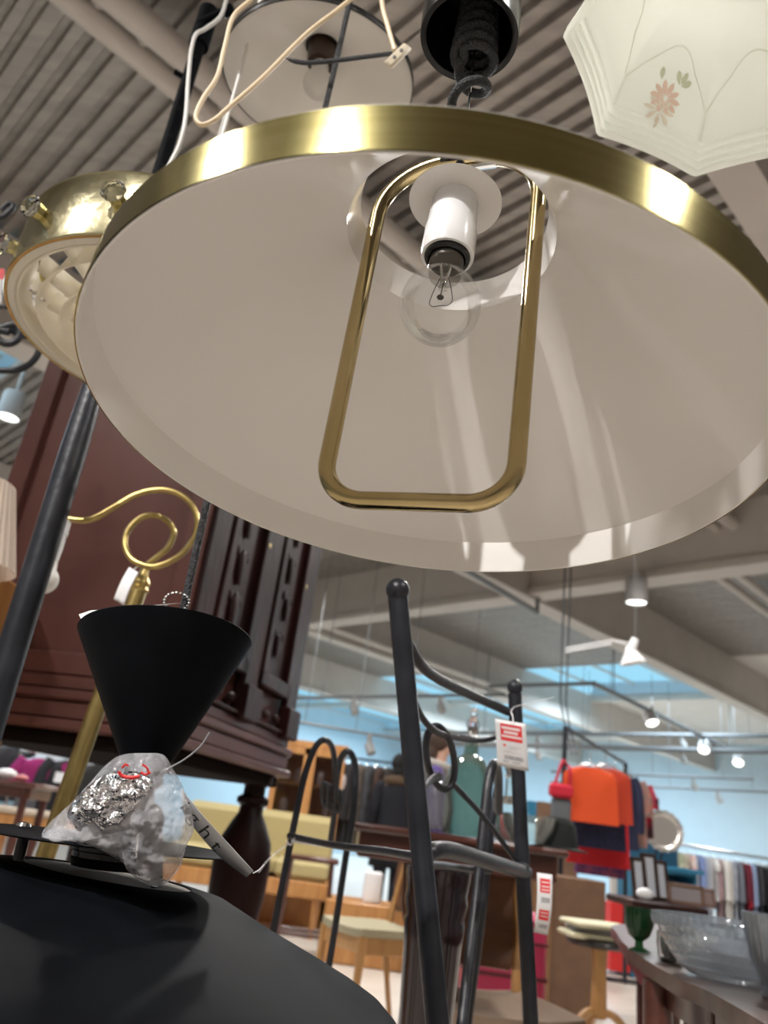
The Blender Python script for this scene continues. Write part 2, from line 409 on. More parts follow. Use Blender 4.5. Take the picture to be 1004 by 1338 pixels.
mb = MB(); 
def BL(x, z, y=0): return LC+hd*x*.9+b_*(y)+LN*z
mb.tube(cr([BL(.0015, .150), BL(.006, .138), BL(.0095, .124), BL(.0090, .1195)], 5), .00035, 6)
mb.tube(cr([BL(-.0015, .150), BL(-.006, .138), BL(-.0095, .124), BL(-.0090, .1195)], 5), .00035, 6)
mb.tube(cr([BL(.0090, .1195), BL(.006, .1150, .003), BL(0, .1135, .005), BL(-.006, .1150, .003), BL(-.0090, .1195)], 6), .0003, 6)
mb.tube([BL(0, .140), BL(.001, .128)], .0005, 6); mb.ball(BL(.001, .126), .0028, 10, 6, (1, 1, .6))
part('filament', mb, DARKSTEEL, bulb)
# small screw bracket seen at the hoop's top
mb = MB().tube([HP(-.03, .262), HP(.012, .262)], .003, 8); mb.tube([L(0, 0, .226), L(0, 0, .30)], .005, 12)
part('threaded_rod', mb, STEEL, pend)
part('cord_grip', MB().lathe([(.004, .268), (.017, .268), (.019, .275), (.019, .305), (.015, .315), (.006, .318), (0, .318)], LC, LN, 32), BLKPL, pend)
# coiled lifting cord up into the black pulley housing
def AX(z): return LC + LN*min(z, .30) + np.array([0, 0, max(0, z-.30)])
HZ = .398
hel = []
for k in range(0, 46): 
    t = k/45; th = 2*PI*1.6*t; rr = .011+.004*math.sin(PI*t)
    hel.append(AX(.315+t*(HZ-.010-.315))+np.array([math.cos(th)*rr, math.sin(th)*rr, 0]))
turns = 6
for k in range(1, 111):
    t = k/110; th = 2*PI*(1.6+turns*t); rr = .0185-.005*t
    hel.append(AX(HZ-.010+t*.085)+np.array([math.cos(th)*rr, math.sin(th)*rr, 0]))
part('coiled_cord', MB().tube(hel, .0042, 10), CORDB, pend, 'black coiled lifting cord')
part('suspension_wire', MB().tube([AX(.31), AX(.56)], .0011, 6), STEEL, pend)
part('pulley_housing', MB().lathe([(.041, HZ-.300+.3), (.0425, HZ), (.0432, HZ+.010), (.0432, HZ+.19), (.036, HZ+.20), (.006, HZ+.20), (.006, HZ+.196), (.034, HZ+.194), (.0385, HZ+.18), (.0385, HZ+.012), (.0375, HZ+.001)], AX(0)+0*LN, (0, 0, 1), 64, closed=True), BLKPL, pend, 'glossy black pulley housing')
part('ceiling_cord', MB().tube([AX(HZ+.18), np.array([AX(1)[0], AX(1)[1], ZD])], .003, 8), CORDB, pend)
part('housing_disc', MB().lathe([(0, HZ+.075), (.030, HZ+.075), (.031, HZ+.08), (0, HZ+.082)], AX(0), (0, 0, 1), 40), BLKPL, pend)

# ------------------------------------------------------------------ brass drum lamp with crystal studs
c0 = rm((-.5589, .2381, 1.2635)); c1 = rm((-.5722, .2401, 1.3233)); KS = 1.5
CB = away(c0, KS); CT = away(c1, KS); Rc = .13*KS; CN = CT-CB; hc = np.linalg.norm(CN); CN = np.array([0, 0, 1.])
dr = thing('drum_lamp', 'pale brass drum ceiling lamp studded with cut crystals, cream louvre underneath', 'ceiling lamp', CB)
part('brass_band', MB().lathe([(Rc-.004, .0), (Rc, 0), (Rc+.001, .002), (Rc, .004), (Rc, hc-.004), (Rc+.001, hc-.002), (Rc, hc), (Rc-.012, hc), (Rc-.012, hc-.002), (Rc-.003, hc-.004), (Rc-.0025, .004)], CB, CN, 128, closed=True), BRASS3, dr)
part('inner_ring', MB().lathe([(Rc-.003, .001), (Rc-.012, -.001), (Rc-.016, .003), (Rc-.017, .05), (Rc-.015, .05), (Rc-.004, .006)], CB, CN, 96, closed=True), ACRYL, dr)
mb = MB()
for rr, z0, z1, dd in ((.180, .0, .04, .010), (.158, -.002, .035, .016), (.128, -.012, .03, .018), (.096, -.02, .025, .018), (.062, -.024, .02, .016), (.028, -.026, .016, .01)):
    mb.lathe([(rr, z0), (rr-dd*.4, z0+.010), (rr-dd, z1+.01), (rr-dd-.0015, z1+.01), (rr-dd*.4-.002, z0+.010), (rr-.0025, z0)], CB, CN, 96, closed=True)
part('louvre', mb, ACRYL, dr)
mb = MB()
for k in range(16):
    t = 2*PI*k/16+.1; d = np.array([math.cos(t), math.sin(t), 0]); d2_ = np.array([-math.sin(t), math.cos(t), 0])
    pts = [CB+d*rr+d2_*(.02*(rr/.17)**2)+np.array([0, 0, zz]) for rr, zz in ((.02, -.008), (.07, -.006), (.12, .002), (.165, .016))]
    g = [[p, p+np.array([0, 0, .028])] for p in cr(pts, 4)]
    mb.sheet(g)
part('louvre_fins', mb, ACRYL, dr, solid=.0016)
mb = MB()
for k in range(3):
    t = 2*PI*k/3+.3; mb.tube([CB+np.array([math.cos(t)*Rc*.98, math.sin(t)*Rc*.98, hc-.004]), CB+np.array([0, 0, hc+.02])], .004, 8)
part('support_arms', mb, BRASS3, dr)
part('lamp_base', MB().lathe([(.0, hc+.001), (.025, hc+.002), (.025, hc+.05), (0, hc+.05)], CB, CN, 40), BRASS3, dr)
part('hanging_cord', MB().tube([CB+CN*(hc+.05), np.array([CB[0], CB[1], ZD])], .003, 8), CORDW, dr)
def angle_on(px, py, zc):           # angle round the band under a pixel
    best = None
    for k in range(720):
        t = 2*PI*k/720; p = CB+np.array([math.cos(t)*Rc, math.sin(t)*Rc, zc]); v = p-EYE; zz = v@FW
        e = (502+F_PX*(v@CR)/zz-px)**2+(669-F_PX*(v@CU)/zz-py)**2+(1e5 if math.sin(t) > .6 else 0)
        if best is None or e < best[0]: best = (e, t)
    return best[1]
angs = [angle_on(58, 282, hc*.55), angle_on(155, 278, hc*.55), angle_on(10, 325, hc*.5)]
step = abs(angs[1]-angs[0]) or .5
more = [angs[1]+step*k*(1 if angs[1] > angs[0] else -1) for k in range(1, 9)]
for t in angs+more:
    d = np.array([math.cos(t), math.sin(t), 0]); up = np.array([0, 0, 1.]); sd = np.cross(up, d)
    c = CB+d*(Rc+.008)+up*hc*.52
    st = part('stud_mount', MB().lathe([(.007, -.009), (.009, -.006), (.010, .001), (.007, .002), (0, .002)], c, d, 8), BRASS3, dr, smooth=False)
    part('crystal', MB().lathe([(.0, -.002), (.009, .001), (.0145, .006), (.0135, .010), (.007, .0145), (0, .0155)], c, d, 9), CRYST, st, 'cut crystal', smooth=False)
for t in angs:
    d = np.array([math.cos(t), math.sin(t), 0]); c = CB-d*(Rc-.02)*1.0+np.array([0, 0, .02])
mb = MB(); p = S(35, 388, CB[1]-.02)
mb.lathe([(0, -.006), (.006, -.002), (.006, .004), (0, .007)], CB+np.array([-.146, -.06, .004]), (0, 0, 1), 10); mb.tube([CB+np.array([-.152, -.07, .006]), CB+np.array([-.140, -.05, .006])], .0015, 6)
part('louvre_clip', mb, STEEL, dr)

# ------------------------------------------------------------------ enamel shade, upper left
EC = rm((-.7833, .4625, 1.9857)); EN = rm((.0785, -.1351, 1.0)); EN /= np.linalg.norm(EN)
en = thing('enamel_lamp', 'wide white enamel lamp shade with thin black edge, hanging high with a frosted bulb inside', 'pendant lamp', EC)
part('lamp_shade', MB().lathe([(.149, .001), (.15, 0), (.151, .001), (.148, .012), (.120, .035), (.075, .056), (.035, .066), (.030, .070), (.028, .068), (.034, .063), (.074, .053), (.119, .032), (.146, .011)], EC, EN, 96, closed=True), ENAMI, en)
part('shade_edge', MB().lathe([(.1505, -.0006), (.1522, -.0002), (.1518, .006), (.1500, .008), (.1508, .004)], EC, EN, 96, closed=True), ENAMO, en, 'black edge')
part('shade_top', MB().lathe([(.0305, .0702), (.037, .0675), (.076, .0575), (.121, .0365), (.149, .0135), (.1512, .008), (.1522, .009), (.122, .039), (.077, .060), (.038, .070), (.031, .074), (.0, .078)], EC, EN, 96), ENAMO, en)
part('bulb_socket', MB().lathe([(.0, .08), (.022, .08), (.023, .05), (.022, .035), (.018, .034), (0, .04)], EC, EN, 32), mat('brown_bakelite', (.035, .018, .012), .3), en)
pr = [(.012, .038), (.014, .028)]+[(.024*math.sin(PI*k/16), -.002+.024*math.cos(PI*k/16)) for k in range(3, 17)]
part('light_bulb', MB().lathe(pr, EC, EN, 32), FROST, en)
part('hanging_cord', MB().tube([EC+EN*.07, EC+EN*.12, np.array([EC[0], EC[1], 2.6]), np.array([EC[0], EC[1], ZD])], .003, 8), CORDW, en)

# ------------------------------------------------------------------ pressed glass flower shade, upper right
GC = V(960.6, 55.7, .76); GN = np.array([.1145, -.0246, 1.]); GN /= np.linalg.norm(GN); GR = .168
def gl_rf(ph0):
    def rf(q, z, th):
        u = ((th-ph0) % (2*PI/8))/(2*PI/8); d = abs(u-.5)*2      # d=1 at the corners
        poly = math.cos(PI/8)/math.cos((u-.5)*2*PI/8)
        conc = 1-.030*(1-d*d)
        k = max(0, 1-(z/.15)**2)
        return q*(1+(poly*conc-1)*k)
    return rf
gs = thing('flower_lamp', 'scalloped cream glass lamp shade with painted flowers and ridged rim', 'lamp shade', GC)
GPH = 2.9636
prof = [(1, 0), (.975, .003), (.992, .008), (.955, .011), (.970, .017), (.934, .020), (.946, .026), (.910, .029), (.915, .034), (.90, .037), (.885, .055), (.84, .080), (.75, .105), (.62, .124), (.46, .136), (.32, .141), (.24, .143)]
outer = [(r*GR, z) for r, z in prof]; inner = [(r*GR-.003, z-.001 if z > .05 else z+.0005) for r, z in prof][::-1]
def lathe_hr(pro, c, n, rf, seg=200, closed=True): return MB().lathe(pro, c, n, seg, closed, rf)
part('lamp_shade', lathe_hr(outer+inner, GC, GN, gl_rf(GPH)), MILKG, gs)
# pointed petal arches pressed into each panel
ga = np.cross([0, 1., 0], GN); ga /= np.linalg.norm(ga); gb = np.cross(GN, ga); rfun = gl_rf(GPH)
def GP(th, r, z, inset=.0035): q = rfun(r*GR, z, th)-inset; return GC+GN*z+(ga*math.cos(th)+gb*math.sin(th))*q
def rz(z):
    for (r0, z0), (r1, z1) in zip(prof, prof[1:]):
        if z0 <= z <= z1: return r0+(r1-r0)*(z-z0)/(z1-z0+1e-9)
    return .2
for k in range(8):
    t0 = GPH+2*PI*k/8; mb = MB(); pts = []
    for i in range(25):
        s = min(1, max(0, (i-3)/18)); th = t0+2*PI/8*s; z = .072+.048*math.sin(PI*s)**.8 if 3 <= i <= 21 else .036+.036*(i if i < 3 else 24-i)/3
        pts.append(GP(th, rz(z), z, .0030))
    mb.tube(pts, .0011, 6)
    part('petal_arch', mb, MILKG, gs)
PETAL = mat('pink_paint', (.84, .62, .53), .5); LEAFG = mat('grey_green_paint', (.62, .64, .49), .5); PETF = mat('faded_pink_paint', (.84, .75, .65), .5)
def blade(cx, cy, an, ln, wd): 
    c, s = math.cos(an), math.sin(an)
    return [(cx+c*l-s*wv, cy+s*l+c*wv) for l, wv in ((ln*.12, 0), (ln*.5, wd), (ln*.8, wd*.9), (ln, 0), (ln*.8, -wd*.9), (ln*.5, -wd))]
def motif(t0):
    def P(u, v): th = t0+2*PI/8*(.5+u); z = .034+v; return GP(th, rz(z), z, .0042)
    for nm, m, bl in (('flower_print', PETAL, [(0, .032, R(a), .19, .03) for a in range(0, 360, 36)]),
                      ('leaf_print', LEAFG, [(-.14, .052, R(a), .15, .03) for a in (60, 110, 150)]+[(.10, .050, R(a), .13, .03) for a in (70,)]),
                      ('faded_flower_print', PETF, [(.04, .014, R(a), .19, .025) for a in range(0, 360, 45)])):
        mb = MB()
        for (cx, cy, an, ln, wd) in bl:
            q = blade(0, 0, an, ln, wd); mb.add([P(cx+x, cy+y*.12) for x, y in q], [(0, 1, 2, 3, 4, 5)])
        part(nm, mb, m, gs, smooth=False, recalc=False, solid=.0003)
for k in (0, 2, 4, 6): motif(GPH+2*PI*k/8)
part('hanging_cord', MB().tube([GC+GN*.13, GC+GN*.2, np.array([GC[0], GC[1], ZD])], .003, 8), CORDW, gs)
part('shade_holder', MB().lathe([(.042, .140), (.042, .15), (.02, .165), (0, .17)], GC, GN, 32), BRASS3, gs)

# ------------------------------------------------------------------ black telescopic pole
pb = S(62, 700, 1.16); pt = S(235, 140, 1.16); pd = (pt-pb); pd /= np.linalg.norm(pd)
pd = pd/pd[2]; p0 = pb-pd*(pb[2]); pj = S(118, 505, 1.16)
po = thing('display_pole', 'black steel telescopic display pole with holes up its thinner upper tube', 'pole', (p0[0], p0[1], 0))
zj = pj[2]; PA = lambda z: p0+pd*z
part('lower_tube', MB().tube([PA(0), PA(zj-.12), PA(zj-.06), PA(zj)], [.0215, .0215, .020, .0175], 24), BLKST, po)
part('upper_tube', MB().tube([PA(zj-.02), PA(2.4)], .0135, 20), BLKMT, po)
part('pole_foot', MB().lathe([(.0, 0), (.16, 0), (.16, .008), (.03, .014), (.024, .05), (0, .05)], (p0[0], p0[1], 0), (0, 0, 1), 40), BLKST, po)
tv = EYE-PA(1.6); tv[2] = 0; tv /= np.linalg.norm(tv)
mb = MB()
for k in range(12):
    c = PA(1.58+k*.075)+tv*.0135; mb.lathe([(0, .0002), (.003, .0002), (.003, -.001), (0, -.001)], c, tv, 12)
part('pin_hole', mb, mat('hole_black', (.002, .002, .002), .9), po)
cz = S(270, 40, 1.16)[2]
mb = MB().tube([PA(cz-.05), PA(cz+.06)], .021, 16); mb.tube([PA(cz)+np.array([-.01, -.01, 0]), PA(cz)+np.array([.05, -.03, .03])], .01, 10); mb.ball(PA(cz)+np.array([.05, -.03, .03]), .015)
part('clamp', mb, BLKMT, po)
part('spring_pin', MB().tube([PA(S(236,103,1.16)[2]), PA(S(236,103,1.16)[2])+np.array([-.028, -.01, .006])], .006, 10), BLKMT, po)

# ------------------------------------------------------------------ loose flex round the pole
def cord(name, pts, h, r, m, label, grp=None, toceil=True):
    P = [S(x, y, h) if len(q) == 0 else S(x, y, q[0]) for x, y, *q in pts]
    C_ = cr(P, 8)
    if toceil: C_ = [np.array([P[0][0], P[0][1], ZD]), P[0]+np.array([0, 0, .05])] + C_
    return one(name, MB().tube(C_, r, 10), m, label, 'cord', grp)
cord('power_cord', [(296, 0), (288, 22), (268, 38), (256, 45), (250, 66), (246, 105), (243, 150), (236, 185), (222, 215), (205, 250)], .98, .0035, CORDW, 'white power cord looping down in front of the black pole')
cord('power_cord', [(328, 0), (305, 22), (294, 60), (284, 100), (266, 128), (256, 152), (263, 163), (280, 157), (302, 138), (345, 100), (400, 45), (440, 14), (470, -10)], .70, .0030, CORDC, 'cream power cord hanging in a long loop in front of the enamel shade')
cord('power_cord', [(372, -30), (340, 60), (300, 140), (292, 160), (284, 186), (270, 230)], 1.12, .0035, CORDW, 'short white cord behind the cream loop, just above the brass rim')
cn = thing('cord_connector', 'cream terminal block with two screws, black flex with bare ends', 'connector', S(520, 73, .71))
ax1 = S(534, 60, .71)-S(507, 86, .71); ln = np.linalg.norm(ax1); ax1 /= ln; ax3 = -FW; ax2 = np.cross(ax3, ax1)
cc = S(520, 73, .71)
part('terminal_block', MB().box(cc, (ln*1.0, .014, .008), (ax1, ax2, ax3), .003), CREAM, cn)
for s in (-1, 1): part('screw', MB().lathe([(0, .0055), (.0026, .005), (.0028, .002), (0, .002)], cc+ax1*s*.008, ax3, 12), STEEL, cn)
part('cream_flex', MB().tube([np.array([S(495, -40, .71)[0], .71, ZD])]+cr([S(495, -40, .71), S(500, 8, .71), (S(507, 35, .71)), S(516, 66, .71)], 6), .0033, 8), CORDC, cn, 'cream flex coming from above')
part('black_flex', MB().tube(cr([S(512, 70, .71), S(480, 74, .70), S(440, 79, .70), S(405, 82, .70), S(385, 80, .7), S(374, 76, .7)], 6), [.0029]*25+[.0022]*3+[.0015, .001, .0008], 8), CORDB, cn, 'black flex with frayed end')

# ------------------------------------------------------------------ black cone lamp over a wide black dome
KD = 1.27
DC = away(rm((-.5158, .2794, .853)), KD); DN = rm((.0251, .0609, 1.0)); DN /= np.linalg.norm(DN)
CC = away(rm((-.4838, .2635, 1.0048)), KD); CNN = rm((-.1635, .0109, 1.0)); CNN /= np.linalg.norm(CNN)
dl = thing('dome_lamp', 'wide matt black pendant lamp, dome with a black cone standing over it', 'pendant lamp', DC)
ro = .055*KD
part('dome_shade', MB().lathe([(ro, 0), (ro+.010, -.0003), (ro+.030, -.0030), (.145, -.0195), (.19, -.034), (.225, -.046), (.244, -.054), (.2565, -.063), (.263, -.076), (.265, -.092), (.262, -.13), (.256, -.165), (.253, -.165), (.259, -.13), (.262, -.092), (.260, -.078), (.242, -.059), (.188, -.039), (.144, -.0245), (ro+.028, -.007), (ro+.008, -.003), (ro, -.002)], DC, DN, 128, closed=True), BLKMT, dl)
part('inner_reflector', MB().lathe([(ro+.002, -.0009), (.03, -.0012), (.0, -.0012)], DC, DN, 64), mat('cream_reflector', (.94, .88, .80), .7), dl, 'cream reflector seen through the opening')
PC = V(141, 1099, .5*KD); PR = .084*KD
PN = np.array([0, 0, 1.])
part('top_plate', MB().lathe([(0, .0), (PR*.5, -.0004), (PR-.002, -.001), (PR, 0), (PR-.002, .0012), (PR*.5, .0016), (0, .0018)], PC, PN, 96), BLKMT, dl)
part('socket_cup', MB().lathe([(0, -.001), (.030, -.001), (.030, -.008), (.0285, -.009), (.0285, -.013), (.029, -.0135), (.027, -.020), (0, -.021)], PC+np.array([.003, 0, 0]), PN, 48), BLKPL, dl)
for (x0, y0, x1, y1, dep) in ((32, 1090, 22, 1131, .615), (205, 1128, 205, 1158, .585), (150, 1100, 150, 1130, .69)):
    A_ = V(x0, y0, dep); B_ = V(x1, y1, dep-.01)
    part('spacer_post', MB().tube([A_, B_], .0045, 10), BLKPL, dl)
part('plate_screw', MB().lathe([(.0, .005), (.005, .004), (.006, .0015), (0, .0015)], V(30, 1082, .62), PN, 16), STEEL, dl)
RCN = .0575*KD
# cone height so that its tip lands just over the bag
CH = .098*KD
part('cone_shade', MB().lathe([(RCN, 0), (RCN+.0008, .0008), (RCN+.0012, 0), (.0105, -CH+.001), (.0095, -CH), (0, -CH), (0, -CH+.003), (.008, -CH+.003), (RCN-.001, -.001)], CC, CNN, 96), BLKMT, dl)
tip = CC-CNN*CH
part('stem', MB().tube([tip+np.array([0, 0, .004]), PC+np.array([(tip-PC)[0]*.6, (tip-PC)[1]*.6, .001])], .006, 12), BLKPL, dl)
k0 = S(240, 795, CC[1]+.0)
part('fabric_cable', MB().tube([tip+CNN*.01, k0, S(271, 655, .69), S(425, 142, .72), S(458, 0, .73), np.array([S(458, 0, .73)[0], .73, ZD])], .0036, 12), mat('braided_black_flex', (.015, .015, .017), .6, 0, (.05, .05, .055), 260, bump=.8, bscale=600, contrast=(.45, .55)), dl)
# string tag inside the cone rim
tg = thing('string_tag', 'folded paper tag on a bead chain lying in the mouth of the black cone', 'tag', k0)
mb = MB()
for k in range(18):
    t = 2*PI*k/18; mb.ball(k0+np.array([-.006+.011*math.cos(t), -.006, .004+.008*math.sin(t)]), .0013, 8, 6)
part('bead_chain', mb, STEEL, tg)
q1 = S(237, 788, CC[1]-.02); q2 = S(205, 791, CC[1]-.05); q3 = S(108, 808, CC[1]-.03); q4 = S(103, 803, CC[1]-.02); q5 = S(118, 798, CC[1])
part('paper_slip', MB().add([q1, q2, q3+np.array([0, .0, -.002]), q4, q5], [(0, 1, 2, 3, 4)]), PAPER, tg, smooth=False, solid=.0004)

# plastic bag on the plate
def pillow(outline, T, depthf, seed=0, rings=16, amp=.004, ns=40, tdir=None):
    O = cr([np.array([x, y, 0.]) for x, y in outline], 6, True); c = sum(O)/len(O); n = len(O); mb = MB(); vs = []; fs = []
    for side in (1, -1):
        for i in range(rings+1):
            s = 1-i/rings
            for p in O:
                q = c+(p-c)*s; th = T*math.sqrt(max(0, 1-s**2.2)); D = depthf(q[0], q[1])
                w3 = V(q[0], q[1], D); nz = noise.noise(Vector(w3*ns)+Vector((seed, 0, side*3)))*amp+noise.noise(Vector(w3*ns*3)+Vector((seed, 5, side)))*amp*.5
                vs.append(w3-FW*(side*th*.5+nz*(1 if s < 1 else 0)))
    m = rings+1
    for sd in range(2):
        for i in range(rings):
            for k in range(n):
                a = (sd*m+i)*n+k; b = (sd*m+i)*n+(k+1) % n; c2 = (sd*m+i+1)*n+(k+1) % n; d = (sd*m+i+1)*n+k
                fs.append((a, b, c2, d) if sd == 0 else (a, d, c2, b))
    return mb.add(vs, fs)
def bagmat():
    m = bpy.data.materials.new('clear_polythene'); m.use_nodes = True; n = m.node_tree.nodes; L_ = m.node_tree.links
    b = n['Principled BSDF']; out = n['Material Output']; b.inputs['Base Color'].default_value = (.80, .80, .84, 1); b.inputs['Roughness'].default_value = .12
    tr = n.new('ShaderNodeBsdfTransparent'); mx = n.new('ShaderNodeMixShader'); t = n.new('ShaderNodeTexNoise'); t.inputs['Scale'].default_value = 30; t.inputs['Detail'].default_value = 5
    tc = n.new('ShaderNodeTexCoord'); L_.new(tc.outputs['Object'], t.inputs[0]); v = n.new('ShaderNodeTexNoise'); v.inputs['Scale'].default_value = 70; v.inputs['Detail'].default_value = 2
    L_.new(tc.outputs['Object'], v.inputs[0]); bp = n.new('ShaderNodeBump'); bp.inputs['Strength'].default_value = .9; bp.inputs['Distance'].default_value = .01
    L_.new(v.outputs[0], bp.inputs['Height']); L_.new(bp.outputs[0], b.inputs['Normal'])
    mr = n.new('ShaderNodeMapRange'); mr.inputs[1].default_value = .35; mr.inputs[2].default_value = .7; mr.inputs[3].default_value = .24; mr.inputs[4].default_value = .50
    L_.new(t.outputs[0], mr.inputs[0]); L_.new(mr.outputs[0], mx.inputs[0]); L_.new(b.outputs[0], mx.inputs[2]); L_.new(tr.outputs[0], mx.inputs[1])
    tl = n.new('ShaderNodeMixShader'); L_.new(mx.outputs[0], out.inputs[0]); return m
BAG = bagmat(); DB = .555
bo = [(190, 984), (212, 986), (224, 1002), (238, 1030), (250, 1062), (253, 1085), (244, 1105), (236, 1132), (222, 1150), (209, 1158), (190, 1150), (176, 1141), (166, 1126), (140, 1106), (105, 1097), (75, 1092), (55, 1090), (66, 1074), (92, 1050), (118, 1022), (140, 998), (160, 986)]
bagt = thing('plastic_bag', 'crumpled clear plastic bag with a red smile drawn on it, lying on the black plate', 'bag', V(150, 1090, DB))
dfb = lambda x, y: DB + .0002*(1090-y)*.4
part('bag_film', pillow(bo, .05, dfb, 1, amp=.005, ns=35), BAG, bagt)
FOIL = mat('crumpled_foil', (.85, .85, .88), .16, 1, bump=1.0, bscale=120)
part('foil_packet', pillow([(112, 1030), (150, 1008), (200, 1016), (192, 1052), (176, 1078), (150, 1088), (106, 1082), (88, 1062)], .030, lambda x, y: DB-.010, 3, amp=.006, ns=120), FOIL, bagt, 'crumpled silver foil packet')
part('dark_fitting', pillow([(185, 1062), (205, 1052), (214, 1072), (205, 1098), (185, 1105), (165, 1095)], .02, lambda x, y: DB+.004, 4), BLKPL, bagt, 'black fitting inside the bag')
part('white_fitting', MB().tube([V(100, 1088, DB-.004), V(130, 1094, DB-.004), V(160, 1106, DB-.004)], .0042, 10), BAKEL, bagt)
part('threaded_screw', MB().tube([V(178, 1088, DB-.006), V(175, 1120, DB-.006)], .003, 10), STEEL, bagt)
mb = MB(); fd = DB-.034
mb.tube(cr([V(155, 1008, fd), V(160, 1014, fd), (V(172, 1016, fd)), V(183, 1014, fd)], 5), .0012, 8); 
mb.tube(cr([V(160, 1003, fd), V(164, 999, fd), V(168, 1001, fd)], 4), .0008, 6); mb.tube(cr([V(184, 1009, fd), V(190, 1012, fd), V(197, 1009, fd)], 4), .0009, 6); mb.tube(cr([V(186, 999, fd), V(192, 1003, fd), V(194, 1009, fd)], 4), .0008, 6)
part('red_drawing', mb, REDP, bagt, 'smile drawn in red marker')
# white card tag leaning from the bag
cA = V(236, 1030, .57); cB = V(331, 1141, .60)
ct = thing('card_tag', 'long narrow white card tag with handwriting leaning beside the plastic bag', 'tag', cB)
pts_l = [V(237, 1031, .565), V(262, 1062, .57), V(290, 1093, .585), V(331, 1138, .60)]
pts_r = [V(240, 1062, .575), V(262, 1092, .58), V(288, 1120, .595), V(322, 1146, .605)]
g = [[a, b] for a, b in zip(cr(pts_l, 5), cr(pts_r, 5))]
part('card', MB().sheet(g), mat('grey_white_card', (.70, .71, .74), .5), ct, solid=.0006)
o_ = V(243, 1047, .562); xd = V(276, 1089, .566)-o_; xl = np.linalg.norm(xd); xd /= xl; yd = V(252, 1040, .562)-o_; yd -= xd*(yd@xd); yd /= np.linalg.norm(yd)
tx = textmb('i g h t', .020, o_-yd*.006-FW*.001, xd*.95, yd*.62)
part('handwriting', tx, BLKINK, ct, 'handwritten letters ight', smooth=False, recalc=False, solid=.0002)
part('string', MB().tube(cr([cB, V(338, 1137, .60), V(345, 1130, .61)], 4), .0005, 6), PAPER, ct)
one('loose_wire', MB().tube(cr([V(212, 1008, .6), V(240, 993, .6), V(262, 975, .6), V(274, 957, .6)], 6), .0007, 6), INK, 'thin dark wire end sticking up beside the plastic bag', 'wire')

# ------------------------------------------------------------------ iron stand with ball finials
st = thing('iron_stand', 'dark grey tubular iron stand with ball finials, sagging rails and hoops', 'stand', (S(570, 1338, .9)[0], .9, 0))
A0 = V(520, 780, 1.0); A1 = V(545, 1050, .93); A2 = V(572, 1338, .82)
def todown(P1, P2, z=0): d = P2-P1; return P1+d*((z-P1[2])/d[2])
Af = todown(A1, A2); B0 = V(673, 906, 1.36); B1 = V(683, 1130, 1.27); B2 = V(694, 1338, 1.19); Bf = todown(B1, B2)
part('post', MB().tube(cr([A0, A1, A2, Af], 6), .0130, 20), BLKST, st); part('finial', MB().ball(V(520, 771, 1.0), .0155, 24, 16), BLKST, st)
part('post', MB().tube(cr([B0, B1, B2, Bf], 6), .0120, 20), BLKST, st); part('finial', MB().ball(V(673, 898, 1.36), .0138, 24, 16), BLKST, st)
part('top_rail', MB().tube(cr([V(532, 838, .99), V(548, 866, 1.02), V(572, 886, 1.09), V(612, 906, 1.2), V(664, 930, 1.34)], 8), .0075, 14), BLKWR, st)
part('sagging_rail', MB().tube(cr([V(539, 910, .97), V(552, 938, 1.0), V(572, 957, 1.05), V(600, 964, 1.13), V(628, 967, 1.24), V(652, 961, 1.3), V(674, 944, 1.34)], 8), .0046, 12), BLKWR, st)
RCx = V(576, 990, 1.07); rx = V(594, 994, 1.09)-RCx; ry = V(572, 949, 1.07)-RCx
part('ring', MB().tube([RCx+rx*math.cos(2*PI*k/48)+ry*math.sin(2*PI*k/48) for k in range(48)], .0050, 12, cyc=True), BLKWR, st)
part('diagonal_rod', MB().tube(cr([V(592, 1024, 1.08), V(630, 1065, 1.15), V(664, 1110, 1.23), V(680, 1132, 1.26)], 6), .0042, 10), BLKWR, st)
part('diagonal_rod', MB().tube(cr([V(551, 1048, .93), V(553, 1030, .95), V(562, 1019, 1.0), V(574, 1015, 1.05)], 6), .0055, 12), BLKWR, st)
part('lower_rail', MB().tube(cr([V(552, 1124, .92), V(566, 1112, .93), V(592, 1112, .98), V(640, 1126, 1.1), V(688, 1140, 1.27)], 8), .0105, 16), BLKWR, st)
part('lower_rail', MB().tube(cr([V(552, 1130, .95), V(580, 1131, 1.2), V(610, 1135, 1.3), V(640, 1138, 1.35)], 8), .0055, 12), BLKWR, st)
part('joint', MB().ball(V(683, 1134, 1.25), .011, 16, 10, (1, 1, .8)), STEEL if 0 else BLKWR, st)
# rear legs and hoops
l1 = [V(604, 1338, 1.1), V(622, 1180, 1.22), V(634, 1060, 1.3), V(639, 1020, 1.33), V(646, 998, 1.36), V(651, 1012, 1.42), V(652, 1060, 1.5)]
part('rear_leg', MB().tube(cr([todown(l1[1], l1[0])]+l1, 6), .0085, 16), BLKWR, st)
l2 = [V(612, 1338, 1.6), V(632, 1180, 1.62), V(642, 1080, 1.66), V(650, 1030, 1.7)]
part('rear_leg', MB().tube(cr([todown(l2[1], l2[0])]+l2, 6), .0085, 14), BLKST, st)
h1 = [V(348, 1262, 1.25), V(358, 1212, 1.27), V(374, 1130, 1.3), V(388, 1060, 1.34), V(398, 1015, 1.36), V(410, 980, 1.38), V(423, 967, 1.4), V(434, 976, 1.43), V(438, 1005, 1.46), V(438, 1050, 1.5), V(432, 1100, 1.55)]
part('hoop', MB().tube(cr([todown(h1[1], h1[0])]+h1, 6), .0058, 14), BLKST, st)
h2 = [V(430, 1262, 1.5), V(440, 1200, 1.52), V(452, 1120, 1.55), V(462, 1060, 1.57), V(465, 1010, 1.6), V(461, 988, 1.6), V(453, 982, 1.6), V(444, 996, 1.62), V(438, 1040, 1.64)]
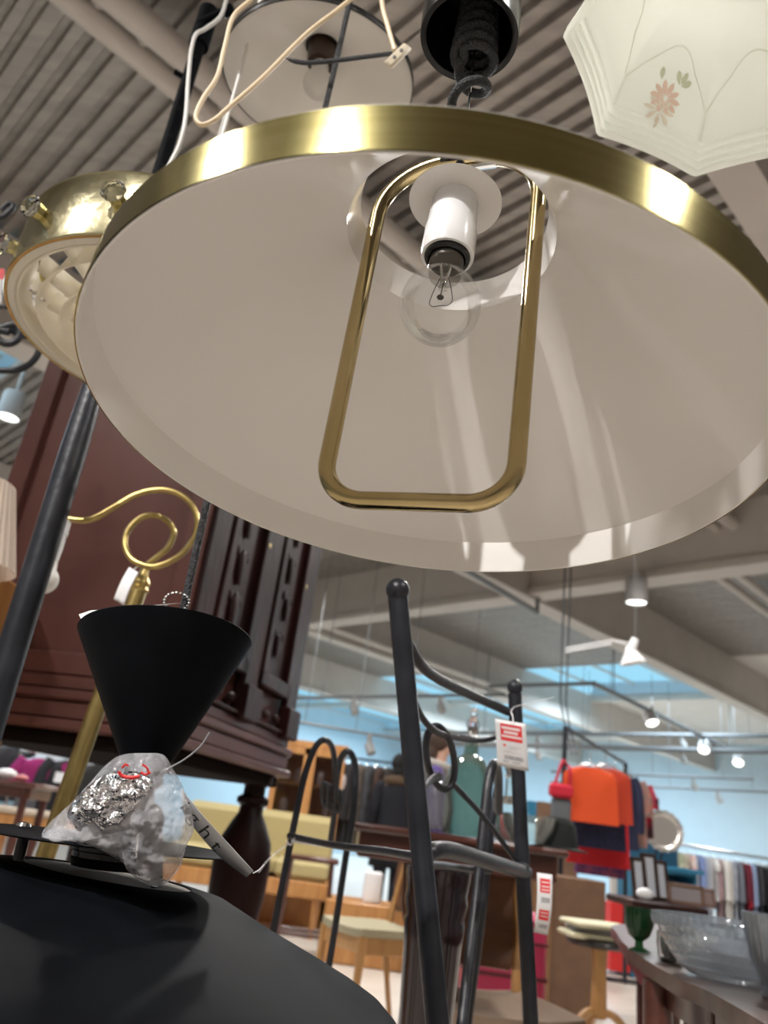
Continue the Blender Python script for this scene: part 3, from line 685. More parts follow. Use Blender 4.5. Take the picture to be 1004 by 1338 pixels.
part('hoop', MB().tube(cr([todown(h2[1], h2[0])]+h2, 6), .0068, 14), BLKST, st)
for (cx, cy) in ((425, 1038), (432, 1042), (441, 1046)):
    c = V(cx, cy, 1.5); part('hoop_ring', MB().tube([c+CR*.006*math.cos(2*PI*k/24)+CU*.022*math.sin(2*PI*k/24) for k in range(24)], .0045, 10, cyc=True), BLKWR, st)
part('side_rail', MB().tube(cr([V(378, 1092, 1.3), V(440, 1105, 1.2), V(500, 1112, 1.05), V(548, 1120, .94)], 6), .0052, 12), BLKST, st)

# price tags
def price(name, label, TL, TR, BR, BL_, blocks, curl=0, string=None):
    TL, TR, BR, BL_ = [np.asarray(q, float) for q in (TL, TR, BR, BL_)]
    nrm = np.cross(TR-TL, BL_-TL); nrm /= np.linalg.norm(nrm)
    if nrm@(EYE-TL) < 0: nrm = -nrm
    def Q(u, v, e=0): 
        p = (TL*(1-u)+TR*u)*(1-v)+(BL_*(1-u)+BR*u)*v
        return p+nrm*(e+curl*math.sin(PI*v))
    t = thing(name, label, 'price tag', (TL+BR)/2)
    part('tag_card', MB().sheet([[Q(i/6, j/10) for i in range(7)] for j in range(11)]), PAPER, t, solid=.0004)
    for nm, m, rects in blocks:
        mb = MB()
        for (u0, v0, u1, v1, e) in rects:
            mb.sheet([[Q(u0+(u1-u0)*i/3, v0+(v1-v0)*j/4, .0004+e) for i in range(4)] for j in range(5)])
        part(nm, mb, m, t, smooth=False, recalc=False)
    if string: part('string', MB().tube(cr(string, 6), .0009, 6), PAPER, t)
    return t
def bars(v0, v1, u0, u1, n, seed):
    rnd = random.Random(seed); out = []; u = u0
    while u < u1:
        wv = rnd.uniform(.008, .03); out.append((u, v0, min(u+wv, u1), v1, 0)); u += wv+rnd.uniform(.008, .025)
    return out
PINKL = mat('pale_print', (.95, .75, .75), .5)
D = 1.22
price('price_tag', 'large white and red price tag on the right post of the iron stand', V(647, 939, D), V(687, 946, D), V(691, 1008, D), V(650, 1000, D),
      [('red_block', REDINK, [(.16, .07, .86, .42, 0)]), ('white_lines', PINKL, [(.20, .12, .80, .18, .0002), (.26, .21, .72, .27, .0002), (.19, .30, .84, .35, .0002)]),
       ('red_heart', REDINK, [(.22, .50, .31, .545, 0)]), ('grey_lines', mat('faint_ink', (.6, .6, .62), .6), [(.36, .53, .80, .545, 0), (.36, .57, .66, .585, 0), (.22, .63, .50, .64, 0), (.22, .66, .8, .67, 0)]),
       ('barcode', INK, bars(.73, .82, .25, .85, 0, 3)), ('small_print', INK, [(.20, .86, .36, .875, 0), (.5, .86, .74, .875, 0)])],
      curl=.002, string=[V(671, 925, 1.34), V(668, 930, 1.3), V(670, 935, 1.25), V(671, 944, 1.215)])
D = 1.24
price('price_tag', 'narrow price tag with two red blocks curling beside the right post', V(702, 1140, D), V(722, 1143, D), V(716, 1222, D), V(697, 1218, D),
      [('red_block', REDINK, [(.2, .07, .85, .27, 0)]), ('red_block', REDINK, [(.2, .54, .85, .72, 0)]), ('white_lines', PINKL, [(.3, .11, .8, .13, .0002), (.3, .17, .8, .19, .0002), (.3, .22, .8, .24, .0002), (.3, .58, .8, .60, .0002), (.3, .64, .8, .66, .0002)]),
       ('barcode', INK, bars(.34, .42, .3, .85, 0, 4)), ('barcode', INK, bars(.80, .88, .3, .85, 0, 5))], curl=.012)
D = 1.29
price('price_tag', 'white price tag lying flat along the side rail of the iron stand', V(386, 1090, D), V(439, 1103, D-.02), V(437, 1109, D-.03), V(380, 1100, D-.01),
      [('red_block', REDINK, [(.12, .2, .50, .75, 0)]), ('white_lines', PINKL, [(.15, .4, .47, .52, .0002)])], string=[V(374, 1098, 1.29), V(380, 1104, 1.28), V(386, 1094, 1.28)])
one('tag_string', MB().tube(cr([V(338, 1140, 1.2), V(352, 1122, 1.22), V(377, 1102, 1.28)], 5), .0008, 6), PAPER, 'thin white string running from the iron hoop down to the left', 'string')
one('tag_thread', MB().tube(cr([V(671, 924, 1.33), V(690, 919, 1.3), V(725, 911, 1.25)], 5), .0006, 6), PAPER, 'clear thread end sticking out right of the right post', 'string')

# ------------------------------------------------------------------ brass scroll standard lamp
bh = 1.32
bl = thing('brass_floor_lamp', 'aged brass standard lamp with a curled arm and a bare white bulb', 'floor lamp', (S(60, 1120, bh)[0], bh, 0))
q0 = S(58, 1122, bh); q1 = S(178, 780, bh); qf = todown(q1, q0)
ax = (q1-qf)/np.linalg.norm(q1-qf)
part('pole', MB().tube([qf, q1], .0145, 20), BRASS4, bl)
part('lamp_foot', MB().lathe([(0, 0), (.14, 0), (.14, .012), (.05, .03), (.02, .07), (0, .07)], (qf[0], qf[1], 0), (0, 0, 1), 40), BRASS4, bl)
part('collar', MB().lathe([(.0145, -.01), (.0145, .01), (.018, .014), (.014, .020), (.0165, .026), (.014, .032), (.008, .040), (.0065, .052), (.006, .060), (0, .060)], q1, ax, 32), BRASS4, bl)
sw = [(179, 769), (184, 752), (191, 740), (204, 729), (219, 716), (227, 698), (222, 684), (206, 674), (186, 676), (168, 692), (163, 710), (170, 728), (186, 738), (206, 740), (232, 728), (251, 707), (258, 684), (251, 660), (233, 645), (209, 640), (179, 646), (149, 663), (126, 676), (110, 680), (88, 678)]
part('curled_arm', MB().tube(cr([S(x, y, bh + (.02 if i < 7 else -.0) - i*.003) for i, (x, y) in enumerate(sw)], 6), .0054, 12), BRASS4, bl)
sk = [(80, 682), (66, 730)]; a0 = S(82, 680, bh-.07); a1 = S(70, 716, bh-.07); a2 = S(66, 732, bh-.07)
part('bulb_socket', MB().tube([a0, a0*.5+a1*.5, a0*.5+a1*.5, a1, a2], [.0145, .0155, .0140, .0150, .0125], 20), BAKEL, bl)
dd = (a2-a0); dd /= np.linalg.norm(dd); 
pr = [(.012, 0), (.013, .006)]+[(.0225*math.sin(PI*k/14), .034-.0235*math.cos(PI*k/14)) for k in range(3, 15)]
part('light_bulb', MB().lathe(pr, a2, dd, 28), FROST, bl)
part('swivel', MB().tube([S(88, 678, bh-.07), S(78, 680, bh-.07)], .007, 10), BRASS4, bl)
t_ = price('paper_tag', 'white paper tag tied on the neck of the brass scroll lamp', S(169, 741, bh-.05), S(181, 748, bh-.05), S(162, 791, bh-.05), S(149, 783, bh-.05), [], curl=.006, string=[S(175, 744, bh-.04), S(184, 738, bh-.02), S(189, 742, bh)])

# ------------------------------------------------------------------ black scroll chandelier arm and pleated shade at the left edge
ch = thing('iron_chandelier', 'black wrought iron chandelier arm with scrolls at the left edge', 'chandelier', S(-60, 430, 1.5))
hh = 1.5
part('scroll', MB().tube(cr([S(x, y, hh) for x, y in [(-60, 440), (-40, 475), (-10, 483), (10, 484), (28, 482), (44, 471), (52, 455), (46, 443), (26, 437), (8, 428)]], 6), .0050, 12, flat=1.6), BLKST, ch)
part('scroll', MB().tube(cr([S(x, y, hh-.03) for x, y in [(-10, 432), (3, 428), (20, 424), (26, 434), (22, 444), (12, 449), (0, 446), (-6, 438), (-2, 432), (12, 434)]], 6), .0058, 12, flat=1.6), BLKST, ch)
part('scroll', MB().tube(cr([S(x, y, hh) for x, y in [(-30, 420), (-10, 404), (4, 401), (14, 404), (17, 412)]], 6), .0048, 12), BLKST, ch)
part('scroll', MB().tube(cr([S(x, y, hh) for x, y in [(-40, 330), (-10, 290), (6, 282), (18, 270), (12, 266), (2, 274)]], 6), .006, 12), BLKST, ch)
part('chandelier_stem', MB().tube([S(-60, 480, hh), S(-430, 455, hh), np.array([S(-430, 455, hh)[0], hh, ZD])], .008, 12).tube([S(-40, 330, hh), S(-410, 320, hh)], .006, 10), BLKST, ch)
price('price_tag', 'white and red price tag by the chandelier scroll at the left edge', S(-22, 348, 1.45), S(6, 352, 1.45), S(2, 398, 1.45), S(-26, 392, 1.45), [('red_block', REDINK, [(.3, .0, 1, .30, 0)])])
ps = thing('pleated_shade_lamp', 'cream pleated lamp shade at the left edge, before the dark cabinet', 'lamp', S(-60, 760, 1.35))
pc = S(-62, 735, 1.35)
part('lamp_shade', MB().lathe([(.105, 0), (.06, .16), (.058, .16), (.103, 0)], pc, (0, 0, 1), 120, True, lambda q, z, th: q*(1+.02*math.cos(40*th))), milky('pleated_cream_cloth', (.80, .68, .58), .8, .3), ps)
part('lamp_base', MB().lathe([(0, -.9), (.08, -.9), (.08, -.88), (.02, -.84), (.015, -.1), (.03, -.05), (.01, 0), (0, .01)], pc, (0, 0, 1), 32), BRASS4, ps)
ob = S(0, 760, 1.9)
mb = MB().box((ob[0]-.13, ob[1]+.05, ob[2]/2-.01), (.34, .3, ob[2]+.03), bev=.01)
one('oak_cabinet', mb, WOODO, 'orange oak cabinet corner below the pleated shade', 'cabinet')

# ------------------------------------------------------------------ big dark carved cabinet
K = S(262, 720, 1.9); af = R(14); ef = np.array([math.sin(af), math.cos(af), 0]); el = np.array([-math.cos(af), math.sin(af), 0]); uz = np.array([0, 0, 1.])
K = np.array([K[0], K[1], 0]); WF = .90; WS = .62; zb = 1.13; zt = 2.20
def CP(f_, l_, z): return K+ef*f_+el*l_+uz*z
def cbox(mb, f0, f1, l0, l1, z0, z1, bev=0): return mb.box(CP((f0+f1)/2, (l0+l1)/2, (z0+z1)/2), (f1-f0, l1-l0, z1-z0), (ef, el, uz), bev)
cab = thing('carved_cabinet', 'huge dark carved antique cabinet raised on turned baluster legs', 'cabinet', CP(WF/2, WS/2, 0))
mb = MB(); cbox(mb, .01, WF-.01, .01, WS-.01, zb, zt); part('body', mb, WOODC, cab, smooth=False)
mb = MB(); cbox(mb, .0, WF, .0, WS, zb-.135, zb-.101, .004); part('underside_shade_board', mb, mat('underside_shade_wood', (.012, .008, .007), .9, spec=.05), cab)  # board added below the body, shade of the underside put into its near-black colour
mb = MB(); cbox(mb, -.012, .012, -.012, .05, zb+.03, zt, .004); cbox(mb, -.012, .012, WS-.05, WS+.01, zb+.03, zt, .004); cbox(mb, -.010, .012, .04, WS-.04, zb+.03, zb+.09, .006)
part('side_frame', mb, WOODC, cab)
mb = MB()
for i, (o1, o2, z0, z1) in enumerate([(.02, .02, zt-.02, zt+.03), (.035, .03, zt+.03, zt+.055), (.06, .05, zt+.055, zt+.09), (.02, .02, zt-.07, zt-.055)]):
    cbox(mb, -o1, WF+o1, -o2, WS+o2, z0, z1, .005)
part('cornice', mb, WOODC, cab)
mb = MB()
for (o1, z0, z1) in [(.015, zb-.005, zb+.03), (.03, zb-.03, zb-.005), (.02, zb-.075, zb-.03), (.035, zb-.10, zb-.075)]:
    cbox(mb, -o1, WF+o1, -o1, WS+o1, z0, z1, .006)
part('base_moulding', mb, WOODC, cab)
# front: pilasters, carved door panels and frieze
def carve(mb, f0, f1, z0, z1, n, seed):
    rnd = random.Random(seed)
    for k in range(n):
        z = z0+(z1-z0)*(k+.5)/n; f_ = (f0+f1)/2+rnd.uniform(-.2, .2)*(f1-f0)
        mb.ball(CP(f_, -.018, z), .5*(z1-z0)/n*rnd.uniform(.7, 1.1), 12, 8, (min(.5,.9*(f1-f0)/((z1-z0)/n)*.45), .12, .85), (ef, el, uz))
        for s in (-1, 1): mb.ball(CP(f_+s*(f1-f0)*.28, -.014, z+(z1-z0)/n*.3), min(.012,(f1-f0)*.10), 8, 6, (1, .5, 1.3), (ef, el, uz))
for (f0, f1) in ((0.0, .10), (.40, .50), (.80, .90)):
    mb = MB(); cbox(mb, f0, f1, -.025, .0, zb+.03, zt-.02, .004); cbox(mb, f0-.01, f1+.01, -.045, 0, zt-.10, zt-.02, .006); cbox(mb, f0-.01, f1+.01, -.045, 0, zb+.02, zb+.12, .006)
    pl = part('pilaster', mb, WOODD, cab); m2 = MB(); carve(m2, f0+.01, f1-.01, zb+.15, zt-.12, 7, int(f0*100)); part('carving', m2, WOODD, pl)
for (f0, f1) in ((.11, .39), (.51, .79)):
    mb = MB(); cbox(mb, f0, f1, -.012, .01, zb+.14, zt-.12, .003)
    for (a, b, c, d) in ((f0, f0+.04, zb+.14, zt-.12), (f1-.04, f1, zb+.14, zt-.12), (f0, f1, zb+.14, zb+.19), (f0, f1, zt-.17, zt-.12)): cbox(mb, a, b, -.032, .0, c, d, .006)
    dr_ = part('door', mb, WOODD, cab); m2 = MB(); carve(m2, f0+.08, f1-.08, zb+.22, zt-.2, 5, int(f0*50)+3); part('carving', m2, WOODD, dr_)
    part('keyhole', MB().lathe([(0, .002), (.008, .0015), (.008, 0), (0, 0)], CP(f1-.02, -.033, (zb+zt)/2), -el, 12), BRASS4, dr_)
mb = MB()
cbox(mb, .0, .9, -.03, .0, zb+.03, zb+.04, .003)
fz = part('frieze', mb, WOODD, cab)
for k in range(9): part('carving', MB().ball(CP(.05+k*.1, -.012, zb+.07), .026, 12, 8, (1.1, .4, .6), (ef, el, uz)), WOODD, fz)
prof = [(.050, 0), (.050, .10), (.035, .12), (.03, .18), (.038, .2), (.034, .36), (.05, .44), (.072, .55), (.085, .65), (.088, .73), (.078, .80), (.055, .85), (.038, .88), (.036, .90), (.05, .91), (.05, .925), (.034, .935), (.034, .96), (.052, .975), (.052, 1.0)]
for (f_, l_) in ((.06, .05), (.84, .05), (.06, WS-.06), (.84, WS-.06)):
    part('leg', MB().lathe([(0, 0)]+[(r*1.05, z*(zb-.1)) for r, z in prof]+[(0, zb-.1)], CP(f_, l_, 0), uz, 40), WOODD, cab, 'turned bulbous leg')
mb = MB(); cbox(mb, -.01, .91, .36, WS, .02, .10, .01); part('stretcher', mb, WOODD, cab)

# ------------------------------------------------------------------ background furniture
UP = np.array([0, 0, 1.])
def fb(mb, px0, px1, py0, py1, h, dep, bev=.006):      # upright box whose front spans these pixels at distance h
    a = S(px0, (py0+py1)/2, h); b = S(px1, (py0+py1)/2, h); t = S((px0+px1)/2, py0, h)[2]; bo_ = S((px0+px1)/2, py1, h)[2]
    return mb.box(((a[0]+b[0])/2, h+dep/2, (t+bo_)/2), (b[0]-a[0], dep, t-bo_), bev=bev)

# mahogany serving table with the bottles
tz = S(600, 1092, 2.6)[2]; tl = S(462, 1073, 2.6)[0]; tr_ = S(742, 1112, 2.6)[0]
mt = thing('serving_table', 'red mahogany serving table carrying glass bottles behind the iron stand', 'table', ((tl+tr_)/2, 2.85, 0))
part('table_top', MB().box(((tl+tr_)/2, 2.85, tz-.012), (tr_-tl, .55, .024), bev=.008), WOODM, mt)
part('apron', MB().box(((tl+tr_)/2, 2.85, tz-.06), (tr_-tl-.05, .46, .075), bev=.004), WOODM, mt)
lx = S(588, 1250, 2.85)[0]
part('pedestal', MB().lathe([(0, 0), (.20, 0), (.20, .03), (.05, .06), (.035, .12), (.04, .4), (.03, .6), (.05, tz-.1), (0, tz-.1)], (lx, 2.85, 0), (0, 0, 1), 24), WOODD, mt)
TEAL = glassmat('teal_glass', (.50, .64, .60), .8, .5, hazecol=(.20, .33, .29))
SMOKE = glassmat('cloudy_glass', (.92, .94, .92), .7, .07, hazecol=(.8, .8, .75))
def tabz(px, py, h, z): p = S(px, py, h); return np.array([p[0], h, z])
p = tabz(608, 1085, 2.72, tz); bw = .070
bt = thing('stoppered_bottle', 'large teal glass bottle with a clear glass stopper on the mahogany table', 'bottle', p)
H_ = S(608, 985, 2.72)[2]-tz
part('bottle_body', MB().lathe([(0, .002), (bw*.92, .002), (bw, .012), (bw*1.04, H_*.3), (bw*1.08, H_*.62), (bw*1.0, H_*.78), (bw*.75, H_*.92), (bw*.35, H_), (bw*.33, H_+.03), (bw*.42, H_+.035)], p, UP, 48), TEAL, bt)
part('stopper', MB().lathe([(0, H_+.02), (bw*.3, H_+.02), (bw*.34, H_+.04), (bw*.45, H_+.05), (bw*.2, H_+.065), (bw*.28, H_+.085), (bw*.36, H_+.10), (bw*.15, H_+.125), (bw*.2, H_+.14), (bw*.1, H_+.155), (0, H_+.16)], p, UP, 24), CRYST, bt, 'clear glass stopper')
p = tabz(566, 1082, 2.66, tz); hg = S(566, 1008, 2.66)[2]-tz
one('glass_jug', MB().lathe([(0, .004), (.045, .004), (.055, .02), (.06, hg*.4), (.05, hg*.7), (.04, hg*.85), (.05, hg), (.048, hg), (.037, hg*.85), (.047, hg*.7), (.057, hg*.4), (.05, .02), (0, .012)], p, UP, 40), SMOKE, 'clear glass jug left of the teal bottle', 'jug')
p = tabz(664, 1092, 2.75, tz); hg = S(664, 1040, 2.75)[2]-tz
dc = thing('glass_decanter', 'clear cut glass decanter right of the teal bottle', 'decanter', p)
part('decanter_body', MB().lathe([(0, .003), (.045, .003), (.05, .03), (.05, hg*.8), (.02, hg), (.018, hg+.06), (.026, hg+.065)], p, UP, 16), SMOKE, dc, smooth=False)
part('stopper', MB().lathe([(0, hg+.06), (.015, hg+.06), (.02, hg+.08), (.032, hg+.11), (.02, hg+.14), (0, hg+.15)], p, UP, 12), CRYST, dc, smooth=False)
p = tabz(690, 1098, 2.7, tz)
one('glass_bowl', MB().lathe([(0, .004), (.05, .004), (.08, .05), (.09, .09), (.087, .09), (.076, .05), (.048, .010), (0, .010)], p, UP, 32), SMOKE, 'low clear glass bowl between decanter and dark hat', 'bowl')
p = tabz(728, 1104, 2.75, tz)
one('felt_hat', MB().lathe([(0, .10), (.04, .098), (.06, .075), (.066, .03), (.07, .008), (.10, .003), (.10, .0), (.0, 0)], p, UP, 32), fab('dark_green_felt', (.012, .015, .013)), 'dark felt hat on the right end of the mahogany table', 'hat')
p = tabz(660, 1066, 3.0, tz)
one('cloth_flower', MB().ball(p+UP*.05, .05, 16, 10, (1, 1, .9)).ball(p+UP*.04+np.array([.03, 0, 0]), .04), fab('red_cloth', (.5, .03, .05)), 'red cloth flower behind the glass bowl', 'flower')
# tall dark glossy floor vase
p = Z(575, 1600, 0); vh = 1.52; vt = S(574, 1136, vh); p = np.array([vt[0], vh, 0]); H_ = vt[2]
W_ = .048
one('floor_vase', MB().lathe([(0, 0), (.06, 0), (.065, .01), (.045, .05), (.040, H_*.45), (W_*.8, H_*.6), (W_*.95, H_*.64), (W_*.97, H_*.75), (W_*1.05, H_*.86), (W_*1.12, H_*.90), (W_*1.05, H_*.91), (W_*1.18, H_*.94), (W_*1.12, H_*.955), (W_*1.2, H_*.985), (W_*1.22, H_), (W_*1.15, H_), (W_*1.08, H_*.97), (W_*.9, H_*.8), (.03, H_*.5), (0, H_*.48)], p, UP, 48), mat('dark_plum_glaze', (.012, .006, .008), .12, 0, (.03, .014, .016), 12, coat=.6), 'tall dark plum glazed vase behind the iron posts', 'vase')
one('pull_cord', MB().tube(cr([V(548, 1235, .88), V(549, 1215, .89), V(554, 1195, .9), V(556, 1186, .91)], 5), .001, 6), PAPER, 'short white thread against the dark vase', 'string')

# wooden chairs
def chair(name, label, c, yaw, wood, seatm, backm, grp=None):
    # local: x right, y towards the back, seat .45 high
    ca, sa = math.cos(yaw), math.sin(yaw); c = np.asarray(c, float)
    X = np.array([ca, sa, 0]); Y = np.array([-sa, ca, 0]); ax = (X, Y, UP)
    W = lambda x, y, z: c+X*x+Y*y+UP*z
    t = thing(name, label, 'chair', c, grp)
    g1 = MB(); n = 12; m = 12; top = []; 
    for i in range(n+1):
        u = -1+2*i/n; row = []
        for j in range(m+1):
            v = -1+2*j/m; wx = .235*(1-.10*(v+1)/2)
            row.append(W(u*wx*(1-.06*v*v), v*.215*(1-.05*u*u), .455-.018*(1-u*u)*(1-v*v)+.012*(abs(u)**3)))
        top.append(row)
    bot = [[p_-UP*.035 for p_ in row] for row in top]
    g1.sheet(top); g1.sheet([r_[::-1] for r_ in bot])
    rim = [top[i][0] for i in range(n+1)]+[top[n][j] for j in range(1, m+1)]+[top[i][m] for i in range(n-1, -1, -1)]+[top[0][j] for j in range(m-1, 0, -1)]
    rb = [q-UP*.035 for q in rim]; g1.sheet([rim+[rim[0]], rb+[rb[0]]])
    part('seat', g1, seatm, t)
    mb = MB().box(W(0, -.19, .395), (.40, .022, .085), ax, .005).box(W(0, .19, .395), (.36, .022, .085), ax, .005)
    for s in (-1, 1): mb.box(W(s*.195, 0, .395), (.022, .38, .085), ax, .005)
    part('seat_frame', mb, wood, t)
    for s in (-1, 1):
        part('leg', MB().tube(cr([W(s*.205, -.195, .43), W(s*.205, -.2, .25), W(s*.215, -.215, 0)], 4), [.022, .022, .021, .02, .019, .017, .015, .013, .012], 12), wood, t)
        part('leg', MB().tube(cr([W(s*.20, .27, .80), W(s*.195, .22, .60), W(s*.185, .19, .42), W(s*.185, .20, .25), W(s*.195, .26, 0)], 4), [.010]+[.013]*4+[.018]*4+[.020]*4+[.014]*4, 12), wood, t)
    bk = [[W(u*.235*(1-.22*(1-v)**2), .235+.05*v-.04*u*u+.02, .55+.28*v+.02*(1-u*u)*(1 if v > .9 else 0)) for u in [-1+2*i/14 for i in range(15)]] for v in [j/8 for j in range(9)]]
    bk = [[W(u*.24*(.62+.38*math.sin(PI*.5*min(1, v*1.5+.1))), .235+.05*v-.05*u*u+.02, .52+.30*v) for u in [-1+2*i/14 for i in range(15)]] for v in [j/10 for j in range(11)]]
    part('backrest', MB().sheet(bk), backm, t, 'curved brown plywood backrest', solid=.012)
    return t
c1p = Z(470, 1338, 0); c1 = np.array([S(492, 1230, 4.4)[0], 4.5, 0])
chair('dining_chair', 'oak chair with beige wool seat and curved plywood back, left of the dark vase', c1, R(-62), WOODP, SEATC, PLYW)
c2 = np.array([S(632, 1250, 2.95)[0], 2.80, 0])
chair('dining_chair', 'oak chair with brown plywood back seen between the posts, right of the dark vase', c2, R(14), WOODP, fab('brown_wool', (.22, .15, .10)), PLYW)
# magenta trunk
mb = MB(); a = S(655, 1180, 4.6)
tk = thing('magenta_trunk', 'magenta red suitcases stacked behind the plywood chair', 'suitcase', (a[0]+.05, 4.75, 0), None)
part('case', MB().box((a[0]+.05, 4.75, .30), (.42, .3, .60), bev=.03), mat('magenta_vinyl', (.42, .02, .08), .35, bump=.1), tk)
mb = MB().box((a[0]+.05, 4.75, .30), (.43, .31, .02)).box((a[0]+.05, 4.75, .46), (.43, .31, .015)); part('case_seam', mb, mat('dark_red_trim', (.10, .008, .015), .5), tk)
# cardboard boxes
bx = thing('cardboard_box', 'tall brown cardboard box with faded printing behind the newspaper table', 'box', (S(750, 1240, 5.6)[0], 5.7, 0))
x0 = S(698, 1240, 5.6)[0]-.05; x1 = S(797, 1240, 5.6)[0]-.03; zt_ = S(750, 1147, 5.6)[2]
part('carton', MB().box(((x0+x1)/2, 5.8, zt_/2), (x1-x0, .4, zt_), bev=.006), CARD, bx)
part('side_panel', MB().box((x0+.09, 5.59, zt_/2), (.13, .014, zt_-.02), bev=.003), CARDL, bx, 'lighter printed side panel')
mb = MB(); rnd = random.Random(5)
for k in range(15): mb.box((x0+.10, 5.58, .18+k*.028), (rnd.uniform(.02, .045), .003, .014))
for k in range(9): mb.box((x0+.06, 5.58, .25+k*.028), (rnd.uniform(.012, .02), .003, .012))
part('faded_print', mb, CARDINK, bx)
# light wood pedestal table with the newspapers
pz = .55; pp = Z(784, 1228, pz); pp = np.array([pp[0], pp[1], 0])
pt_ = thing('pedestal_table', 'small pedestal table with dark top and light wood curved feet', 'table', pp)
part('table_top', MB().lathe([(0, pz-.03), (.15, pz-.03), (.165, pz-.015), (.16, pz), (0, pz)], pp, UP, 40), mat('black_lacquer', (.02, .016, .014), .3), pt_)
part('column', MB().tube([pp+UP*(pz-.03), pp+UP*.42, pp+UP*.22], [.040, .034, .040], 16), WOODP, pt_)
for a in (200, 340, 90):
    d = np.array([math.cos(R(a)), math.sin(R(a)), 0])
    part('foot', MB().tube(cr([pp+UP*.25, pp+d*.08+UP*.23, pp+d*.17+UP*.13, pp+d*.19+UP*.0], 6), .026, 12, flat=.7), WOODP, pt_)
for i, (dx, dy, yw) in enumerate([(-.02, 0, 4), (.01, .01, -6), (-.01, -.01, 12)]):
    mb = MB(); yw = R(yw); ax = (np.array([math.cos(yw), math.sin(yw), 0]), np.array([-math.sin(yw), math.cos(yw), 0]), UP)
    mb.box(pp+np.array([dx, dy, pz+.014+i*.026]), (.32, .22, .024), ax, .008)
    one('newspaper', mb, PAPR2 if i != 1 else mat('grey_newsprint', (.22, .22, .21), .8), ['folded cream newspaper, lowest of the pile on the pedestal table', 'grey folded newspaper in the middle of the pile on the pedestal table', 'cream newspaper on top of the pile on the pedestal table'][i], 'newspaper', 'newspapers on the pedestal table')

# oval table, lower right
oz = .75
near = [(806, 1218), (815, 1232), (835, 1248), (860, 1264), (885, 1278), (910, 1288), (935, 1300), (960, 1314), (1004, 1340), (1060, 1375)]
N_ = [Z(x, y, oz) for x, y in near]
far = [N_[-1]+np.array([.5, .25, 0]), N_[-1]+np.array([.75, .7, 0]), N_[4]+np.array([.85, .75, 0]), N_[2]+np.array([.65, .75, 0]), N_[0]+np.array([.35, .55, 0]), N_[0]+np.array([.08, .25, 0])]
poly = cr(N_+far, 4, True)
ot = thing('oval_table', 'dark brown table with shaped edge carrying glassware, lower right', 'table', np.array([N_[4][0]+.4, N_[4][1]+.4, 0]))
part('table_top', MB().slab([p_-UP*.012 for p_ in poly], .024, UP), WOODB, ot)
part('apron', MB().slab([sum(poly)/len(poly)+(p_-sum(poly)/len(poly))*.84-UP*.045 for p_ in poly], .045, UP), WOODM, ot)
for (px_, py_, sh) in ((842, 1262, .05), (935, 1300, .05)):
    q = Z(px_, py_, oz); q = q+np.array([.06, .10, 0])
    part('leg', MB().tube([(q[0], q[1], oz-.03), (q[0], q[1], .4), (q[0], q[1], 0)], [.026, .024, .016], 14), WOODM, ot)
for q in (far[1]-np.array([.1, .1, 0]), far[4]-np.array([.02, .05, 0])): part('leg', MB().tube([(q[0], q[1], oz-.03), (q[0], q[1], 0)], [.028, .018], 14), WOODM, ot)
# glass
CUT = glassmat('cut_glass', (.86, .88, .90), 1.5, .24, 1.5, (.50, .54, .58))
GREENG = glassmat('green_glass', (.12, .30, .14), 1.0, .2, hazecol=(.04, .14, .06))
g0 = Z(962, 1292, oz); gc = np.array([g0[0]+.030, g0[1]+.07, oz]); gR = .122; gh = .088
gw = thing('cut_glass_bowl', 'big cut glass bowl on the dark table in the lower right', 'bowl', gc)
def flute(q, z, th): return q*(1+.018*abs(math.cos(22*th+z*60))*(1 if z < gh*.9 else .3))
part('bowl', MB().lathe([(0, .004), (gR*.45, .002), (gR*.55, .006), (gR*.70, .018), (gR*.69, .020), (gR*.79, .032), (gR*.78, .034), (gR*.86, .045), (gR*.85, .047), (gR*.92, .058), (gR*.91, .060), (gR*.97, gh*.85), (gR*1.0, gh), (gR*.975, gh), (gR*.94, gh*.85), (gR*.88, .058), (gR*.76, .034), (gR*.5, .010), (0, .010)], gc, UP, 180, False, flute), CUT, gw)
part('cut_band', MB().lathe([(gR*.985, gh*.78), (gR*1.015, gh*.84), (gR*1.02, gh*.94), (gR*1.0, gh*1.0)], gc, UP, 120, False, lambda q, z, th: q*(1+.012*math.cos(60*th))), CUT, gw)
p = Z(1002, 1305, oz); p = np.array([p[0]+.03, p[1]-.0, oz])
one('cut_glass_vase', MB().lathe([(0, .003), (.035, .003), (.03, .012), (.045, .05), (.055, .11), (.052, .11), (.042, .05), (.026, .016), (0, .012)], p, UP, 60, False, lambda q, z, th: q*(1+.03*math.cos(14*th))), CUT, 'small fluted glass vase right of the big cut glass bowl', 'vase')
p = Z(838, 1246, oz); p = np.array([p[0]+.0, p[1]+.01, oz])
one('green_goblet', MB().lathe([(0, .002), (.024, .003), (.008, .010), (.007, .02), (.02, .030), (.028, .05), (.027, .078), (.025, .078), (.026, .05), (.017, .032), (0, .027)], p, UP, 40), GREENG, 'green glass goblet at the left end of the dark table', 'goblet')
p = Z(868, 1262, oz); 
one('small_glass', MB().lathe([(0, .002), (.02, .002), (.022, .05), (.020, .05), (.018, .008), (0, .008)], np.array([p[0]+.03, p[1]+.05, oz]), UP, 24), CRYST, 'small clear glass before the green goblet', 'glass')
mb = MB().ball(np.array([p[0]+.05, p[1]+.09, oz+.028]), .028, 16, 10, (1, .8, 1))
one('dark_glass_paperweight', mb, mat('black_green_glass', (.01, .02, .015), .08), 'dark glass ornament between goblet and bowl', 'ornament')

